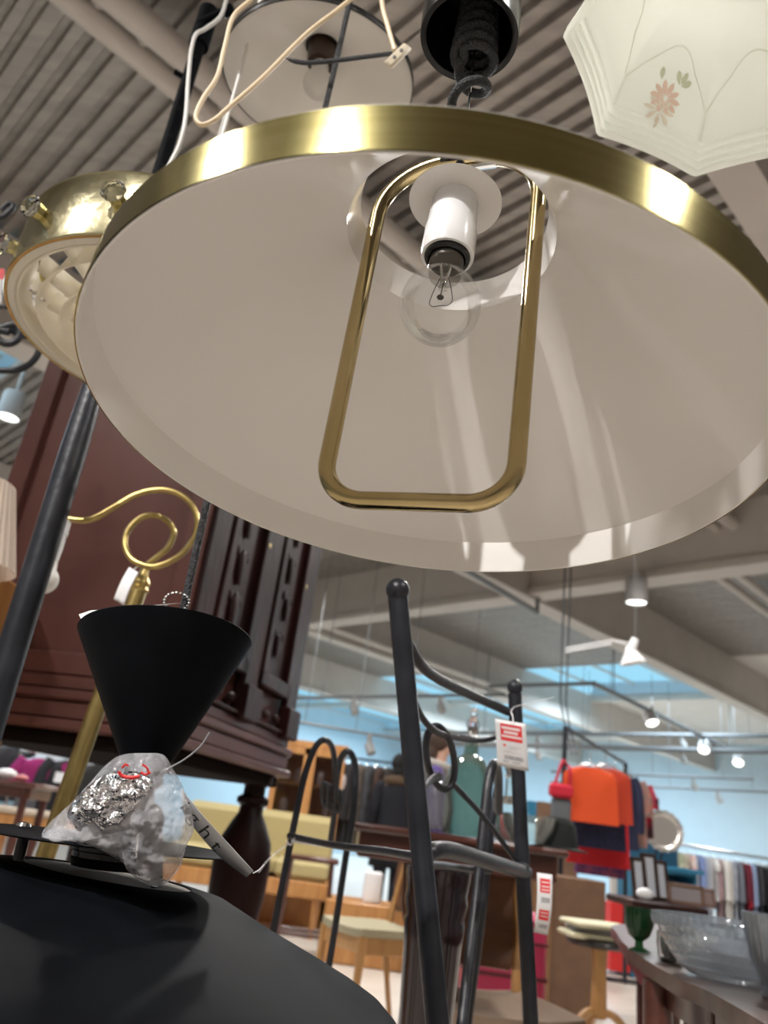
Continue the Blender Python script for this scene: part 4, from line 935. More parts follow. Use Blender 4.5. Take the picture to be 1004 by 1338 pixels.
# dark shelf with picture frames
sz = S(860, 1180, 3.2)[2]; xa = S(826, 1180, 3.2)[0]; xb = S(925, 1180, 3.2)[0]
sh = thing('side_table', 'dark narrow side table with picture frames behind the glassware', 'table', ((xa+xb)/2, 3.3, 0))
part('table_top', MB().box(((xa+xb)/2, 3.35, sz-.012), (xb-xa, .32, .028), bev=.006), WOODD, sh)
for sx in (xa+.14, xb-.03):
    for sy in (3.32, 3.48): part('leg', MB().box((sx, sy, sz/2-.01), (.035, .035, sz-.03), bev=.004), WOODD, sh)
def frame(px, w_, h_, yaw, m, inner, label, y=3.34, lean=8):
    c = np.array([S(px, 1170, y)[0], y, sz+.002]); ya = R(yaw); X = np.array([math.cos(ya), math.sin(ya), 0]); Yb = np.array([-math.sin(ya)*math.cos(R(lean)), math.cos(ya)*math.cos(R(lean)), 0])
    Zb = np.array([-math.sin(ya)*math.sin(R(lean)), math.cos(ya)*math.sin(R(lean)), math.cos(R(lean))]); Yb = np.cross(Zb, X)
    t = thing('picture_frame', label, 'picture frame', c, 'picture frames on the side table'); b = .014; mb = MB()
    for (x, z, dx, dz) in ((0, b/2, w_, b), (0, h_-b/2, w_, b), (-w_/2+b/2, h_/2, b, h_), (w_/2-b/2, h_/2, b, h_)): mb.box(c+X*x+Zb*z, (dx, .012, dz), (X, Yb, Zb), .002)
    part('frame', mb, m, t); part('picture', MB().box(c+Zb*h_/2, (w_-b, .004, h_-b), (X, Yb, Zb)), inner, t)
PALEP = mat('pale_print_paper', (.72, .76, .84), .3); DKW = mat('dark_frame_wood', (.05, .025, .018), .4)
frame(838, .075, .15, 24, DKW, PALEP, 'dark frame with pale print, left end of the side table')
frame(852, .075, .17, 20, DKW, PALEP, 'taller dark frame with pale print beside the first one', 3.36)
frame(867, .06, .15, 16, DKW, PALEP, 'narrow frame standing behind the white shell', 3.40)
frame(897, .14, .075, -6, mat('carved_brown_frame', (.16, .09, .06), .5, bump=.6, bscale=80), mat('dull_print', (.28, .25, .26), .4), 'low wide carved brown frame on the side table', 3.3)
frame(918, .11, .07, 4, mat('rosy_brown_frame', (.22, .14, .12), .5, bump=.6, bscale=80), mat('rosy_print', (.3, .22, .22), .4), 'small rosy brown frame right of the carved one', 3.33)
p = np.array([S(843, 1172, 3.24)[0], 3.24, sz+.002]); one('white_shell', MB().ball(p+UP*.022, .034, 20, 12, (1, .6, .65)), BAKEL, 'rounded white shell before the picture frames', 'ornament')
# blue shelf unit with silver tray
bzx0 = S(828, 1120, 7.8)[0]; bzx1 = S(908, 1120, 7.8)[0]; bzt = S(870, 1070, 7.8)[2]; BLUEP = mat('blue_paint', (.02, .17, .30), .5); BLUED = mat('dark_teal_paint', (.02, .10, .17), .5)
bs = thing('blue_shelf', 'blue painted shelf unit behind the silver tray', 'shelf', ((bzx0+bzx1)/2, 8.0, 0))
part('back_panel', MB().box(((bzx0+bzx1)/2, 8.2, bzt/2), (bzx1-bzx0, .03, bzt), bev=.004), BLUED, bs)
for k in range(5): part('shelf_board', MB().box(((bzx0+bzx1)/2, 8.0, .1+k*.2), (bzx1-bzx0, .4, .03), bev=.003), BLUEP, bs)
for sx in (bzx0, bzx1): part('side_panel', MB().box((sx, 8.0, .46), (.03, .42, .92), bev=.003), BLUEP, bs)
part('board_rim', MB().box(((bzx0+bzx1)/2, 7.96, .93), (bzx1-bzx0+.1, .5, .04), bev=.004), BLUEP, bs)
tc_ = S(867, 1086, 7.75); trd = .185
tryy = thing('silver_tray', 'round silver tray with scalloped rim standing upright before the blue shelf', 'tray', tc_)
tn = np.array([-.05, -1, .15])
part('tray_dish', MB().lathe([(0, 0), (trd*.72, .002), (trd*.78, .012), (trd*.80, .014), (trd*.78, .008), (trd*.7, -.004), (0, -.006)], tc_, tn, 64), mat('polished_silver', (.86, .83, .78), .32, 1), tryy)
part('scalloped_rim', MB().lathe([(trd*.78, .012), (trd*.9, .016), (trd, .018), (trd*1.02, .012), (trd*.97, .008), (trd*.8, .006)], tc_, tn, 144, False, lambda q, z, th: q*(1+.03*math.cos(18*th)*(1 if q > trd*.85 else 0))), mat('chased_silver', (.50, .47, .44), .3, 1, bump=.8, bscale=60), tryy)
part('easel', MB().tube([tc_+np.array([0, .03, -trd]), np.array([tc_[0], 7.85, .95])], .01, 8).tube([tc_+np.array([0, .04, 0]), np.array([tc_[0], 8.0, .95])], .008, 8), DKW, tryy)

# garments ------------------------------------------------------------------
def garment(name, label, cat, c, w_, hgt, th_, yaw, m, grp, sleeves=.6, hook=True, hem=1.15):
    # c = top of the hanger; width along local x
    ya = R(yaw); X = np.array([math.cos(ya), math.sin(ya), 0]); Y = np.array([-math.sin(ya), math.cos(ya), 0]); c = np.asarray(c, float)
    t = thing(name, label, cat, c-UP*hgt, grp); mb = MB(); rows = []
    for j in range(12):
        v = j/11; z = -.07-v*(hgt-.07); ww = w_/2*(.28+.72*min(1, v/.10) if v < .10 else 1+(hem-1)*v); tt = th_/2*(.5+.5*min(1, v/.15)+.15*math.sin(6*v))
        rows.append([c+UP*z+X*ww*math.copysign(abs(math.cos(a))**.7, math.cos(a))+Y*tt*math.copysign(abs(math.sin(a))**.8, math.sin(a))*(1+.25*math.sin(5*a+j*.3)) for a in [2*PI*i/28 for i in range(29)]])
    mb.sheet(rows); part('garment_body', mb, m, t)
    if sleeves:
        for s in (-1, 1):
            part('sleeve', MB().tube(cr([c+X*s*w_*.44-UP*.10, c+X*s*w_*.56-UP*.2, c+X*s*w_*.60-UP*(hgt*sleeves*.7), c+X*s*w_*.60-UP*(hgt*sleeves)], 4), th_*.52, 10), m, t)
    if hook:
        part('hanger', MB().tube(cr([c-X*w_*.42-UP*.10, c-UP*.045, c+X*w_*.42-UP*.10], 5), .006, 6).tube(cr([c-UP*.045, c-UP*.01, c+Y*.02+UP*.012, c-Y*.005+UP*.03, c-Y*.02+UP*.015], 4), .003, 6), STEEL, t)
    return t
# shirts on the long chrome rail
rh = 9.6; ra = S(884, 1102, rh); rb_ = S(1060, 1131, rh+.4)
rk = thing('clothes_rack', 'chrome rail of shirts along the right, before the blue wall', 'clothes rack', ((ra[0]+rb_[0])/2, rh+.2, 0))
part('rail', MB().tube([ra, rb_], .014, 12), STEEL, rk)
for q in (ra, rb_):
    part('upright', MB().tube([q, (q[0], q[1], .04)], .014, 10), STEEL, rk); part('foot', MB().tube([(q[0], q[1]-.28, .03), (q[0], q[1]+.28, .03)], .014, 10), STEEL, rk)
cols = [('sage and cream floral', (.55, .55, .42), (.30, .36, .22)), ('cream print', (.70, .66, .55), (.45, .38, .30)), ('pink and white striped', (.75, .45, .42), (.8, .75, .7)), ('pale blue', (.50, .57, .70), None), ('periwinkle blue', (.25, .33, .62), None), ('blue grey', (.42, .48, .58), None),
        ('light grey', (.60, .60, .64), None), ('short white', (.85, .85, .84), None), ('dusty rose', (.50, .33, .32), (.3, .2, .25)), ('long white', (.84, .83, .80), None), ('off white knitted', (.72, .70, .66), None), ('grey blue striped', (.32, .36, .46), (.5, .52, .58)), ('slate grey', (.20, .22, .27), None),
        ('maroon', (.16, .02, .04), None), ('dark red', (.38, .01, .03), None), ('light denim blue', (.32, .42, .64), None), ('charcoal', (.05, .05, .06), None), ('black', (.015, .015, .018), None), ('dark olive', (.06, .06, .05), None), ('anthracite', (.035, .037, .045), None), ('jet black', (.01, .01, .012), None), ('dark grey', (.08, .08, .09), None), ('pale grey', (.45, .45, .46), None), ('white knitted', (.78, .78, .76), None)]
lens = [.74, .76, .76, .80, .82, .74, .78, .52, .80, .80, .84, .78, .80, .76, .86, .82, .78, .84, .86, .82, .84, .80, .6, .7]
for i, (nm, c1_, c2_) in enumerate(cols):
    f_ = (i+.4)/len(cols)*.82+.01; q = ra*(1-f_)+rb_*f_
    garment('hanging_shirt', '%s shirt on the chrome rail, %s' % (nm, ['left end', 'near the left end', 'left of the middle', 'middle', 'right of the middle', 'towards the right edge'][min(5, i//4)]), 'shirt', q-UP*.02, .46, lens[i], .058, 76+random.uniform(-6, 6), fab('shirt_cloth', c1_, c2_, 14), 'shirts on the chrome rail', sleeves=.62 if i not in (7,) else .4)
# colourful rack with the orange top
oh = 6.2; pA = S(739, 950, oh); pB = S(818, 998, oh+1.15)
ork = thing('garment_stand', 'black hanging rail with colourful tops and skirts', 'clothes rack', (pA[0], oh, 0))
part('upright', MB().tube([pA, (pA[0], pA[1], 0)], .018, 10), BLKST, ork); part('upright', MB().tube([pB, (pB[0], pB[1], 0)], .018, 10), BLKST, ork)
part('rail', MB().tube([pA, pB], .014, 10), BLKST, ork)
for q in (pA, pB): part('foot', MB().tube([(q[0]-.25, q[1], .02), (q[0]+.25, q[1], .02)], .016, 10), BLKST, ork)
def og(px, py, h, w_, hg, th_, yaw, m, nm, lab, cat='top', sl=0, hem=1.15): 
    return garment(nm, lab, cat, S(px, py, h), w_, hg, th_, yaw, m, 'clothes on the black hanging rail', sl, True, hem)
og(772, 990, 6.02, .38, .46, .05, -6, fab('orange_cloth', (.60, .065, .010)), 'orange_blouse', 'bright orange sleeveless top at the front of the black rail')
og(792, 991, 6.08, .36, .455, .05, -6, fab('red_orange_cloth', (.42, .035, .010)), 'red_blouse', 'deep red orange top partly behind the orange one')
og(784, 1000, 6.22, .36, .60, .10, -6, fab('navy_quilting', (.012, .016, .045), (.02, .025, .07), 30), 'quilted_vest', 'navy quilted vest below the orange top')
og(784, 1000, 6.42, .42, .74, .06, -6, fab('red_cloth', (.50, .008, .015)), 'red_skirt', 'red skirt showing under the navy vest', 'skirt')
og(786, 1000, 6.56, .34, .83, .06, -6, fab('purple_print', (.06, .03, .12), (.25, .06, .12), 25), 'printed_skirt', 'purple printed skirt, lowest hem under the red skirt', 'skirt')
og(804, 998, 6.75, .34, .66, .07, -10, fab('navy_cloth', (.015, .018, .05)), 'navy_coat', 'navy coat just right of the orange top', 'coat', .8)
og(815, 1004, 6.92, .34, .62, .07, -20, fab('coral_floral', (.42, .16, .12), (.20, .16, .14), 22), 'floral_blouse', 'coral floral blouse behind the navy coat', 'blouse', .6)
og(824, 1010, 7.1, .34, .52, .07, -30, fab('crimson_cloth', (.45, .01, .04), (.05, .02, .03), 10), 'crimson_blouse', 'crimson and black blouse at the far end of the black rail', 'blouse', .55)
bgp = S(733, 1060, 6.0)
bgt = thing('shoulder_bag', 'grey and red cloth bag hanging left of the orange top', 'bag', bgp-UP*.2)
part('bag_body', MB().box(bgp+UP*.0-np.array([0, 0, .05]), (.14, .06, .30), bev=.02), fab('grey_felt', (.10, .11, .12)), bgt)
part('bag_flap', MB().box(bgp+np.array([-.01, -.02, .14]), (.17, .08, .10), bev=.02), fab('red_felt', (.45, .01, .03)), bgt)
part('strap', MB().tube(cr([bgp+np.array([-.06, -.02, .16]), bgp+np.array([0, 0, .35]), S(741, 1000, 6.15), bgp+np.array([.06, .0, .3]), bgp+np.array([.06, -.02, .16])], 5), .012, 8), fab('red_strap', (.42, .01, .03)), bgt)
# brown folding screen behind
mb = MB(); fb(mb, 702, 756, 1050, 1150, 8.5, .1)
one('wooden_screen', mb, CARD, 'brown wooden board leaning behind the grey bag', 'board')
mb = MB(); fb(mb, 690, 725, 1048, 1076, 9.5, .4)
one('teal_box', mb, BLUEP, 'bright teal box far behind the right iron post', 'box')
mb = MB(); fb(mb, 800, 830, 1125, 1230, 8.8, .1); one('partition', mb, WALLW, 'pale grey panel right of the cardboard box', 'panel')
mb = MB(); fb(mb, 798, 824, 1180, 1270, 7.8, .3); one('red_crate', mb, REDP, 'red crate on the floor behind the pedestal table', 'crate')

# glazed cabinet, sofa, stool, boxes --------------------------------------------
gh_ = 8.2; gx0 = S(352, 1030, gh_)[0]; gx1 = S(446, 1030, gh_)[0]; gt = S(400, 968, gh_)[2]
gcab = thing('glazed_cabinet', 'golden oak cabinet with two glass doors behind the yellow sofa', 'cabinet', ((gx0+gx1)/2, gh_+.2, 0))
part('carcass', MB().box(((gx0+gx1)/2, gh_+.42, gt/2), (gx1-gx0, .04, gt)).box((gx0+.02, gh_+.22, gt/2), (.04, .42, gt)).box((gx1-.02, gh_+.22, gt/2), (.04, .42, gt)).box(((gx0+gx1)/2, gh_+.22, gt-.03), (gx1-gx0+.04, .46, .06)).box(((gx0+gx1)/2, gh_+.22, .35), (gx1-gx0, .42, .7)), WOODO, gcab, smooth=False)
for i in range(2):
    xl = gx0+(gx1-gx0)*i/2; xr = gx0+(gx1-gx0)*(i+1)/2; mb = MB()
    for (x, z, dx, dz) in ((xl+.03, (.75+gt)/2, .06, gt-.85), (xr-.03, (.75+gt)/2, .06, gt-.85), ((xl+xr)/2, gt-.10, xr-xl, .07), ((xl+xr)/2, .76, xr-xl, .07)): mb.box((x, gh_, z), (dx, .03, dz), bev=.003)
    d_ = part('door', mb, WOODO, gcab); part('pane', MB().box(((xl+xr)/2, gh_, (.75+gt)/2), (xr-xl-.1, .006, gt-.9)), glassmat('cabinet_glass', (.8, .8, .8), .7), d_)
for k in range(3): part('shelf_board', MB().box(((gx0+gx1)/2, gh_+.22, .95+k*.3), (gx1-gx0-.08, .36, .02)), WOODO, gcab)
for i in range(6):
    p = np.array([gx0+.15+i*.11, gh_+.2, .96+(i % 2)*.3]); one('china_piece', MB().lathe([(0, 0), (.03, 0), (.045, .06), (.04, .12), (.02, .15), (0, .15)], p, UP, 16), mat('china', (.5, .42, .40), .3), ['leftmost','second','third','fourth','fifth','rightmost'][i]+' china piece behind the glass doors of the oak cabinet', 'china', 'china in the oak cabinet')
sfh = 7.4; sx0 = S(215, 1100, sfh)[0]; sx1 = S(432, 1120, sfh)[0]
so = thing('sofa', 'pale yellow sofa with wooden base behind the turned cabinet leg', 'sofa', ((sx0+sx1)/2, sfh+.4, 0))
bt_ = S(320, 1060, sfh+.7)[2]; stz = S(320, 1112, sfh)[2]
part('backrest', MB().box(((sx0+sx1)/2, sfh+.75, (bt_+stz)/2-.03), (sx1-sx0, .18, bt_-stz+.15), bev=.06), SOFA, so)
for i in range(3): part('seat_cushion', MB().box((sx0+(sx1-sx0)*(i+.5)/3, sfh+.35, stz-.09), ((sx1-sx0)/3-.01, .72, .18), bev=.05), SOFA, so)
part('wooden_base', MB().box(((sx0+sx1)/2, sfh+.35, stz-.24), (sx1-sx0+.04, .74, .13), bev=.01), WOODO, so)
for x in (sx0+.08, sx1-.08):
    for y in (sfh+.05, sfh+.65): part('leg', MB().tube([(x, y, stz-.2), (x, y, 0)], [.03, .02], 10), WOODO, so)
sth = 6.6; a = S(408, 1122, sth); 
stl = thing('dark_stool', 'small dark wooden stool in front of the yellow sofa', 'stool', (a[0], sth, 0))
part('seat', MB().box((a[0], sth, a[2]), (.42, .34, .035), bev=.01), WOODM, stl)
for s in (-1, 1):
    for t2 in (-1, 1): part('leg', MB().tube([(a[0]+s*.16, sth+t2*.13, a[2]), (a[0]+s*.19, sth+t2*.15, 0)], .017, 10), WOODM, stl)
for yy in (-.14, .14): part('stretcher', MB().tube([(a[0]-.18, sth+yy, .14), (a[0]+.18, sth+yy, .14)], .012, 8), WOODM, stl)
b1 = S(422, 1196, 6.9)
mb = MB(); x0 = S(424, 1190, 6.3)[0]; x1 = S(535, 1190, 6.3)[0]; zz = S(480, 1182, 6.3)[2]
mb.box(((x0+x1)/2, 6.6, zz/2), (x1-x0, .5, zz), bev=.01); one('oak_plinth', mb, WOODO, 'low orange oak drawer unit on the floor behind the beige chair', 'drawer unit')
mb = MB(); x0 = S(476, 1160, 6.35)[0]; x1 = S(500, 1160, 6.35)[0]; z1 = S(488, 1140, 6.35)[2]
mb.box(((x0+x1)/2, 6.5, (z1+zz)/2), (x1-x0, .12, z1-zz), bev=.01); one('white_board', mb, PAPER, 'white upright board standing on the low oak drawer unit', 'board')

# left background --------------------------------------------------------------
mb = MB(); fb(mb, 34, 118, 958, 1085, 9.5, .1)
one('partition', mb, mat('white_board', (.66, .67, .70), .6), 'white partition panel behind the pink jacket', 'panel')
jr = S(60, 982, 8.8)
jrk = thing('coat_rack', 'low rail behind the brass pole with jackets on it', 'clothes rack', (jr[0], 8.8, 0))
ja = S(28, 980, 8.8); jb = S(170, 994, 8.8)
part('rail', MB().tube([ja, jb], .014, 10), STEEL, jrk)
for q in (ja, jb): part('upright', MB().tube([q, (q[0], q[1], 0)], .014, 10), STEEL, jrk)
garment('pink_jacket', 'magenta pink jacket with a white tag on the rail at left', 'jacket', S(62, 983, 8.7), .44, .44, .14, 8, fab('magenta_fleece', (.30, .015, .13)), 'jackets on the low rail', .8)
garment('grey_skirt', 'grey skirt hanging below the pink jacket', 'skirt', S(66, 1005, 8.95), .5, .50, .08, 4, fab('grey_wool', (.16, .16, .18)), 'jackets on the low rail', 0)
garment('black_jacket', 'black jacket right of the pink one on the low rail', 'jacket', S(98, 985, 8.75), .44, .62, .14, 20, fab('black_wool', (.015, .015, .018)), 'jackets on the low rail', .8)
garment('black_jacket', 'black jacket behind the brass pole on the low rail', 'jacket', S(135, 990, 8.75), .44, .66, .14, 30, fab('black_cotton', (.02, .02, .02)), 'jackets on the low rail', .8)
mb = MB(); c = S(79, 1016, 8.5); mb.box(c, (.12, .01, .10)); one('white_label', mb, PAPER, 'white square label on the pink jacket', 'label')
x0 = S(-60, 1015, 4.5)[0]; x1 = S(48, 1022, 4.5)[0]; zt2 = S(20, 1020, 4.5)[2]
bt2 = thing('brown_table', 'small dark brown table with turned leg at the left edge', 'table', ((x0+x1)/2, 4.7, 0))
part('table_top', MB().box(((x0+x1)/2, 4.7, zt2-.015), (x1-x0, .4, .03), bev=.01), WOODM, bt2)
part('apron', MB().box(((x0+x1)/2, 4.7, zt2-.055), (x1-x0-.06, .32, .06), bev=.005), WOODM, bt2)
for x in (x0+.06, x1-.06): 
    for y in (4.55, 4.85): part('leg', MB().lathe([(0, 0), (.015, 0), (.02, .05), (.015, .1), (.028, .35), (.02, .55), (.026, .6), (.02, .75), (.02, zt2-.04)], (x, y, 0), UP, 16), WOODM, bt2)
p = np.array([S(8, 1012, 4.7)[0], 4.7, zt2]); one('white_shoes', MB().ball(p+UP*.03, .05, 16, 10, (1.2, .8, .6)), BAKEL, 'white ornament on the brown table at the left edge', 'ornament')
p = np.array([S(28, 1016, 4.6)[0], 4.6, zt2]); one('red_ornament', MB().ball(p+UP*.018, .03, 16, 10, (1.3, .8, .6)), mat('pale_red', (.6, .2, .2), .4), 'pinkish ornament on the brown table at the left edge', 'ornament')
for i, (pxa, pxb, dk) in enumerate([(-6, 12, .03), (14, 26, .02)]):
    garment('dark_coat', ['dark coat at the far left above the brown table', 'narrow black coat second from the left edge'][i], 'coat', S((pxa+pxb)/2, 968, 8.9), .4, .6, .12, 40, fab('dark_coat_cloth', (dk, dk, dk*1.2)), 'jackets at the far left', .8)
x0 = S(-80, 1060, 6.4)[0]; x1 = S(150, 1090, 6.4)[0]; z1 = S(40, 1059, 6.4)[2]
lo = thing('oak_counter', 'long low golden oak cabinet behind the plate at left', 'cabinet', ((x0+x1)/2, 6.6, 0))
part('counter_top', MB().box(((x0+x1)/2, 6.65, z1-.02), (x1-x0+.04, .5, .04), bev=.008), mat('lit_top_wood', (.50, .40, .30), .4), lo)  # paler than the carcass: light on the top put into the colour
part('carcass', MB().box(((x0+x1)/2, 6.65, z1-.12), (x1-x0, .46, .16), bev=.005), WOODO, lo)
for k in range(4): part('leg', MB().box((x0+.1+(x1-x0-.2)*k/3, 6.5, (z1-.2)/2), (.05, .05, z1-.2), bev=.004), WOODO, lo)
for k in range(2): part('leg', MB().box((x0+.1+(x1-x0-.2)*k, 6.82, (z1-.2)/2), (.05, .05, z1-.2), bev=.004), WOODO, lo)

# dark coats rail behind the people
cr0 = S(440, 988, 10.5); cr1 = S(535, 1000, 10.5)
cr_ = thing('coat_rail', 'rail of dark coats behind the person in the fur collar', 'clothes rack', ((cr0[0]+cr1[0])/2, 10.5, 0))
part('rail', MB().tube([cr0, cr1], .015, 10), BLKST, cr_)
for q in (cr0, cr1): part('upright', MB().tube([q, (q[0], q[1], 0)], .015, 10), BLKST, cr_)
dkc = [('brown fur', (.10, .06, .04)), ('dark brown', (.05, .03, .022)), ('black', (.015, .013, .014)), ('taupe', (.09, .07, .055)), ('dark grey', (.04, .04, .045)), ('chocolate brown', (.045, .025, .018)), ('near black brown', (.025, .018, .014)), ('dark umber', (.06, .04, .03))]
for i, (nm, c1_) in enumerate(dkc):
    f_ = (i+.5)/8; garment('dark_coat', '%s coat on the far rail, place %s' % (nm, ['by the oak cabinet', 'next to the fur coat', 'left of the middle', 'at the middle', 'right of the middle', 'beside the person', 'behind the person', 'at the right end'][i]), 'coat', cr0*(1-f_)+cr1*f_-UP*.02, .5, 1.05, .13, 70, fab('coat_cloth', c1_, tuple(q*1.8 for q in c1_), 12), 'coats on the far rail', .7)

# people -------------------------------------------------------------------------
SKIN = mat('skin', (.55, .33, .24), .5)
def person(name, label, c, yaw, ht, coatm, hairm, coatlen=.55, legm=None, collar=None, hat=None):
    ya = R(yaw); X = np.array([math.cos(ya), math.sin(ya), 0]); Y = np.array([-math.sin(ya), math.cos(ya), 0]); s = ht/1.75; c = np.asarray(c, float)
    W = lambda x, y, z: c+(X*x+Y*y)*s+UP*z*s       # local +y is the way they face
    t = thing(name, label, 'person', c)
    sk = [((0, 0, .95), .11), ((0, 0, 1.15), .11), ((0, -.01, 1.38), .13), ((0, 0, 1.48), .055), ((0, .015, 1.56), .06), ((0, .02, 1.64), .085), ((0, .01, 1.71), .07),
          ((.09, 0, .90), .09), ((.10, .01, .50), .06), ((.10, 0, .08), .04), ((.10, .14, .03), .035), ((-.09, 0, .90), .09), ((-.10, -.01, .50), .06), ((-.10, 0, .08), .04), ((-.10, .14, .03), .035),
          ((.19, 0, 1.40), .055), ((.25, -.01, 1.12), .042), ((.23, .10, .88), .03), ((.23, .16, .82), .025), ((-.19, 0, 1.40), .055), ((-.25, -.01, 1.12), .042), ((-.23, .10, .88), .03), ((-.23, .16, .82), .025), ((0, .105, 1.615), .014)]
    ed = [(0, 1), (1, 2), (2, 3), (3, 4), (4, 5), (5, 6), (0, 7), (7, 8), (8, 9), (9, 10), (0, 11), (11, 12), (12, 13), (13, 14), (2, 15), (15, 16), (16, 17), (17, 18), (2, 19), (19, 20), (20, 21), (21, 22), (5, 23)]
    for sd in (17, 21):
        base = np.array(sk[sd+1][0])
        for k in range(4):
            sk.append(((base[0]+(k-1.5)*.018, base[1]+.03, base[2]-.055-.006*(k in (1, 2))), .008)); ed.append((sd+1, len(sk)-1))
        sk.append(((base[0]-.03*np.sign(base[0]), base[1]+.02, base[2]-.02), .009)); ed.append((sd+1, len(sk)-1))
    me = bpy.data.meshes.new('body'); me.from_pydata([tuple(W(*p)-c) for p, r in sk], ed, []); me.materials.append(SKIN)
    o = bpy.data.objects.new('body', me); COL.objects.link(o); o.parent = t
    md = o.modifiers.new('skin', 'SKIN'); md.use_smooth_shade = True
    for i, (p, r) in enumerate(sk): me.skin_vertices[0].data[i].radius = (r*s, r*s); me.skin_vertices[0].data[i].use_root = (i == 0)
    o.modifiers.new('sub', 'SUBSURF').levels = 2; o.modifiers['sub'].render_levels = 2
    prof = [(1.47, .075, .07), (1.43, .16, .10), (1.38, .215, .125), (1.25, .21, .14), (1.05, .19, .14), (.9, .20, .15), (1.47-coatlen*1.75*.62, .22, .165)]
    prof[-1] = (max(.25, 1.40-coatlen*1.4), .24, .17)
    rows = [[W(rx*math.cos(a), ry*math.sin(a)-.005, z)+UP*0 for a in [2*PI*i/28 for i in range(29)]] for z, rx, ry in prof]
    coat = part('coat', MB().sheet(rows), coatm, t, solid=.01)
    for sd in (-1, 1): part('sleeve', MB().tube(cr([W(sd*.15, 0, 1.41), W(sd*.215, 0, 1.36), W(sd*.255, -.01, 1.12), W(sd*.235, .09, .90)], 5), [.06*s]+[.068*s]*5+[.06*s]*5+[.05*s]*5, 14), coatm, coat)
    for sd in (-1, 1):
        part('trouser_leg', MB().tube(cr([W(sd*.085, 0, .95), W(sd*.10, .005, .5), W(sd*.10, 0, .07)], 5), [.10*s, .098*s, .095*s, .09*s, .085*s, .08*s, .075*s, .07*s, .068*s, .066*s, .065*s], 16), legm or BLKINK, t)
        part('shoe', MB().ball(W(sd*.10, .06, .04), .05*s, 16, 10, (1, 2.4, .8), (X, Y, UP)), BLKPL, t)
    if hat: part('beanie', MB().ball(W(0, .015, 1.70), .112*s, 24, 14, (.95, 1.05, .85), (X, Y, UP)), hat, t)
    hb = MB().ball(W(0, -.015, 1.675), .108*s, 24, 16, (.95, 1.05, 1.08), (X, Y, UP)); hb.ball(W(0, -.05, 1.58), .085*s, 20, 12, (1.05, .8, 1.2), (X, Y, UP))
    part('hair', hb, hairm, t)
    if collar: part('fur_collar', MB().tube([W(.13*math.cos(a), .10*math.sin(a)-.01, 1.46-.02*math.sin(a)) for a in [2*PI*i/24 for i in range(24)]], .055*s, 12, cyc=True), collar, t, 'brown fur collar')
    return t
fp = Z(500, 1202, 0)
person('person', 'person in long dark coat with brown fur collar, seen from behind', (fp[0], fp[1], 0), 12, 1.78, fab('blue_black_wool', (.004, .0045, .009)), fab('black_hair', (.008, .007, .007)), .62, fab('dark_trousers', (.015, .018, .028)), fab('brown_fur', (.12, .075, .04), (.06, .035, .02), 60))
p2 = S(572, 1000, 6.3)
person('person', 'person in a purple coat looking down behind the iron ring, dark hair', (p2[0], 6.3, 0), -100, 1.70, fab('purple_wool', (.045, .02, .13)), fab('brown_hair', (.06, .035, .025)), .5, fab('beige_trousers', (.3, .25, .2)), fab('grey_scarf', (.22, .20, .18)))

# ------------------------------------------------------------------ ceiling fixtures
def downlight(p, r, ln, label, tilt=(0, 0, -1), grp='white ceiling spotlights'):
    t = thing('spotlight', label, 'spotlight', p, grp); d = np.array(tilt, float); d /= np.linalg.norm(d); c = np.asarray(p, float)
    part('housing', MB().lathe([(0, -ln), (r*.9, -ln), (r, -ln+.02), (r, 0), (r*.93, 0), (r*.9, -.02), (0, -.02)], c, d, 32), LAMPW, t)
    part('lens', MB().lathe([(0, -.012), (r*.9, -.012), (r*.9, -.016), (0, -.016)], c, d, 24), GLOW, t, 'glowing lens')
    return t
c = Z(832, 788, 3.72); t = downlight(c, .125, .32, 'white cylinder spotlight under the big girder, right of the pendant', grp=None)
part('bracket', MB().tube([c+UP*.3, np.array([c[0], c[1], 4.05])], .02, 8), TRACK, t)
c = Z(10, 546, 3.9); t = downlight(c, .10, .25, 'glowing spotlight at the left edge below the chandelier', grp=None); part('bracket', MB().tube([c+UP*.2, np.array([c[0], c[1], ZD])], .02, 8), LAMPW, t)
TZ = 3.55
a = Z(776, 893, TZ); b = Z(970, 987, TZ-.02)
tk_ = thing('light_track', 'grey lighting track running back towards the blue wall at right', 'lighting track', (a+b)/2)
part('track_bar', MB().tube([a, b], .045, 8), TRACK, tk_)
part('track_bar', MB().tube([a, Z(640, 897, TZ)], .035, 8), TRACK, tk_)
for f_ in (.1, .9): part('drop_rod', MB().tube([a*(1-f_)+b*f_, a*(1-f_)+b*f_+UP*1.35], .012, 6), TRACK, tk_)
for i, ((x, y), ti, lb) in enumerate([((853, 945), (.1, -.6, -1), 'round glowing spot nearest on the right lighting track'), ((920, 980), (-.5, -.8, -1), 'second glowing spot along the right lighting track'), ((965, 997), (-.5, -.8, -1), 'farthest glowing spot on the right lighting track')]):
    c = Z(x, y, TZ-.30); t = downlight(c, .115, .22, lb, ti)
    part('bracket', MB().tube([c-np.array(ti)/np.linalg.norm(ti)*.1, np.array([c[0], c[1], TZ])], .02, 6), TRACK, t)
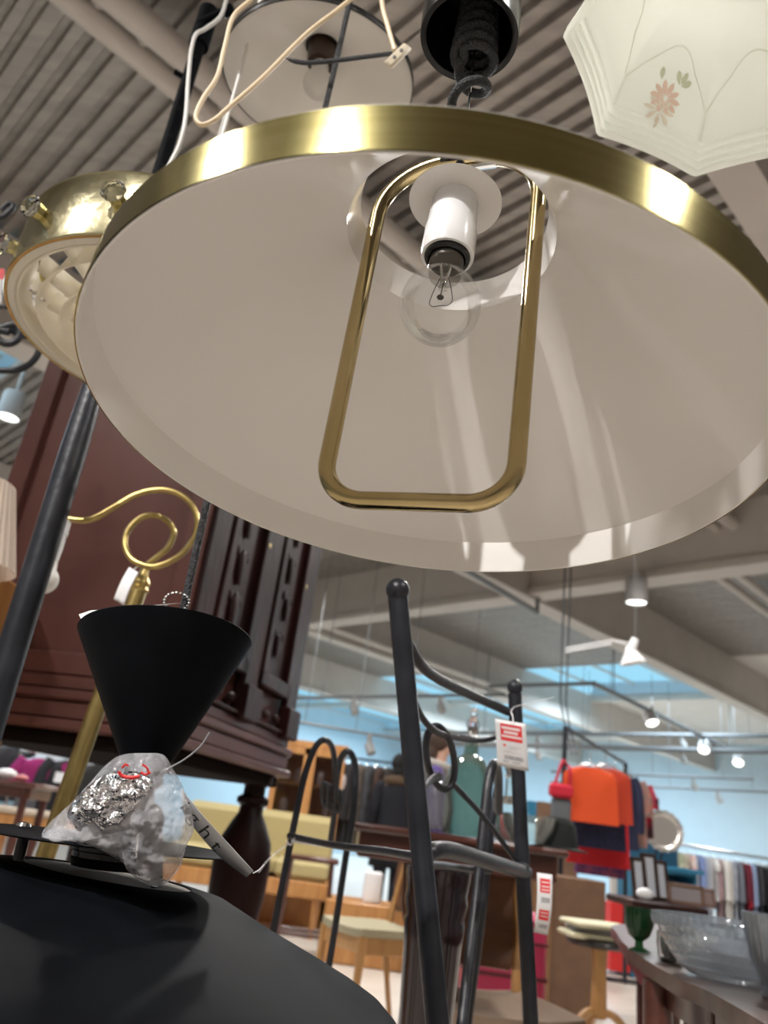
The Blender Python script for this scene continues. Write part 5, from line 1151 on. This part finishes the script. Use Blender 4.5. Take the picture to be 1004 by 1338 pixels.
for i, (x0, y0, x1, y1, zz, lb) in enumerate([(560, 957, 1030, 962, 3.3, 'grey lighting track crossing high before the far blue wall'), (560, 971, 1030, 983, 3.1, 'second grey track just below the highest one'), (720, 1008, 985, 1018, 2.75, 'thin track with small fittings across the blue wall'),
                                 (720, 1022, 1030, 1036, 2.6, 'lowest thin track across the blue wall'), (378, 912, 660, 908, 3.5, 'dark track line across the left bright rooflight'), (370, 940, 560, 972, 3.1, 'thin cable line above the glazed oak cabinet')]):
    h_ = [17, 16.5, 17, 17.5, 12.5, 11][i]; a = S(x0, y0, h_); b = S(x1, y1, h_)
    t = thing('light_track', lb, 'lighting track', (a+b)/2); part('track_bar', MB().tube([a, b], [.05, .06, .03, .03, .03, .02][i], 6), TRACK, t)
    for f_ in (.15, .5, .85):
        q = a*(1-f_)+b*f_; part('drop_rod', MB().tube([q, (q[0], q[1], ZD)], .006, 6), TRACK, t)
    for f_ in ((.3, .7) if i < 5 else (.6,)):
        q = a*(1-f_)+b*f_; part('track_fitting', MB().tube([q, q-UP*.18], .035, 10).tube([q-UP*.14, q-UP*.26+np.array([.05, -.05, 0])], .065, 10), LAMPW, t)
# clamp desk lamp hanging high
c = Z(826, 860, 2.55)
dk = thing('desk_lamp', 'white jointed desk lamp head hanging before the far rooflight', 'desk lamp', c)
sc_ = c[1]/7.0
part('lamp_shade', MB().lathe([(.03, .10), (.045, .06), (.06, .04), (.115, -.045), (.11, -.045), (.055, .035), (.0, .05)], c, np.array([-.25, .0, 1]), 32), BAKEL, dk)
part('lamp_neck', MB().tube([c+UP*.08, c+UP*.17+np.array([.03, 0, 0])], .038, 12), BAKEL, dk)
part('arm', MB().tube([c+UP*.12+np.array([.0, 0, 0]), c+np.array([-.17, .02, .14])], .012, 8).tube([c+np.array([-.17, .02, .14]), c+np.array([-.55, .1, .03])], .008, 8).tube([c+np.array([-.17, .02, .11]), c+np.array([-.55, .1, .0])], .008, 8), BAKEL, dk)
part('hanging_cord', MB().tube([c+UP*.17+np.array([.03, 0, 0]), (c[0]+.03, c[1], ZD)], .0025, 6), TRACK, dk)
# cables hanging from the ceiling above the black rail
for i, (xx, yy) in enumerate([(734, 870), (742, 872)]):
    a = S(xx, yy, 8.2); b = S(xx+14-i*3, 985, 7.4); one('ceiling_cable', MB().tube(cr([np.array([a[0], a[1], ZD]), a, (a+b)/2+np.array([-.05, 0, 0]), b], 5), .010, 6), BLKST, ['dark cable hanging down to the black rail, left one', 'dark cable hanging down to the black rail, right one'][i], 'cable')
a = Z(600, 740, 3.9); b = Z(702, 800, 3.9)
one('cable_tray', MB().tube([a, b], .035, 6).tube([b, b+UP*.35], .03, 6), TRACK, 'dark conduit under the girder just below the pendant rim', 'conduit')
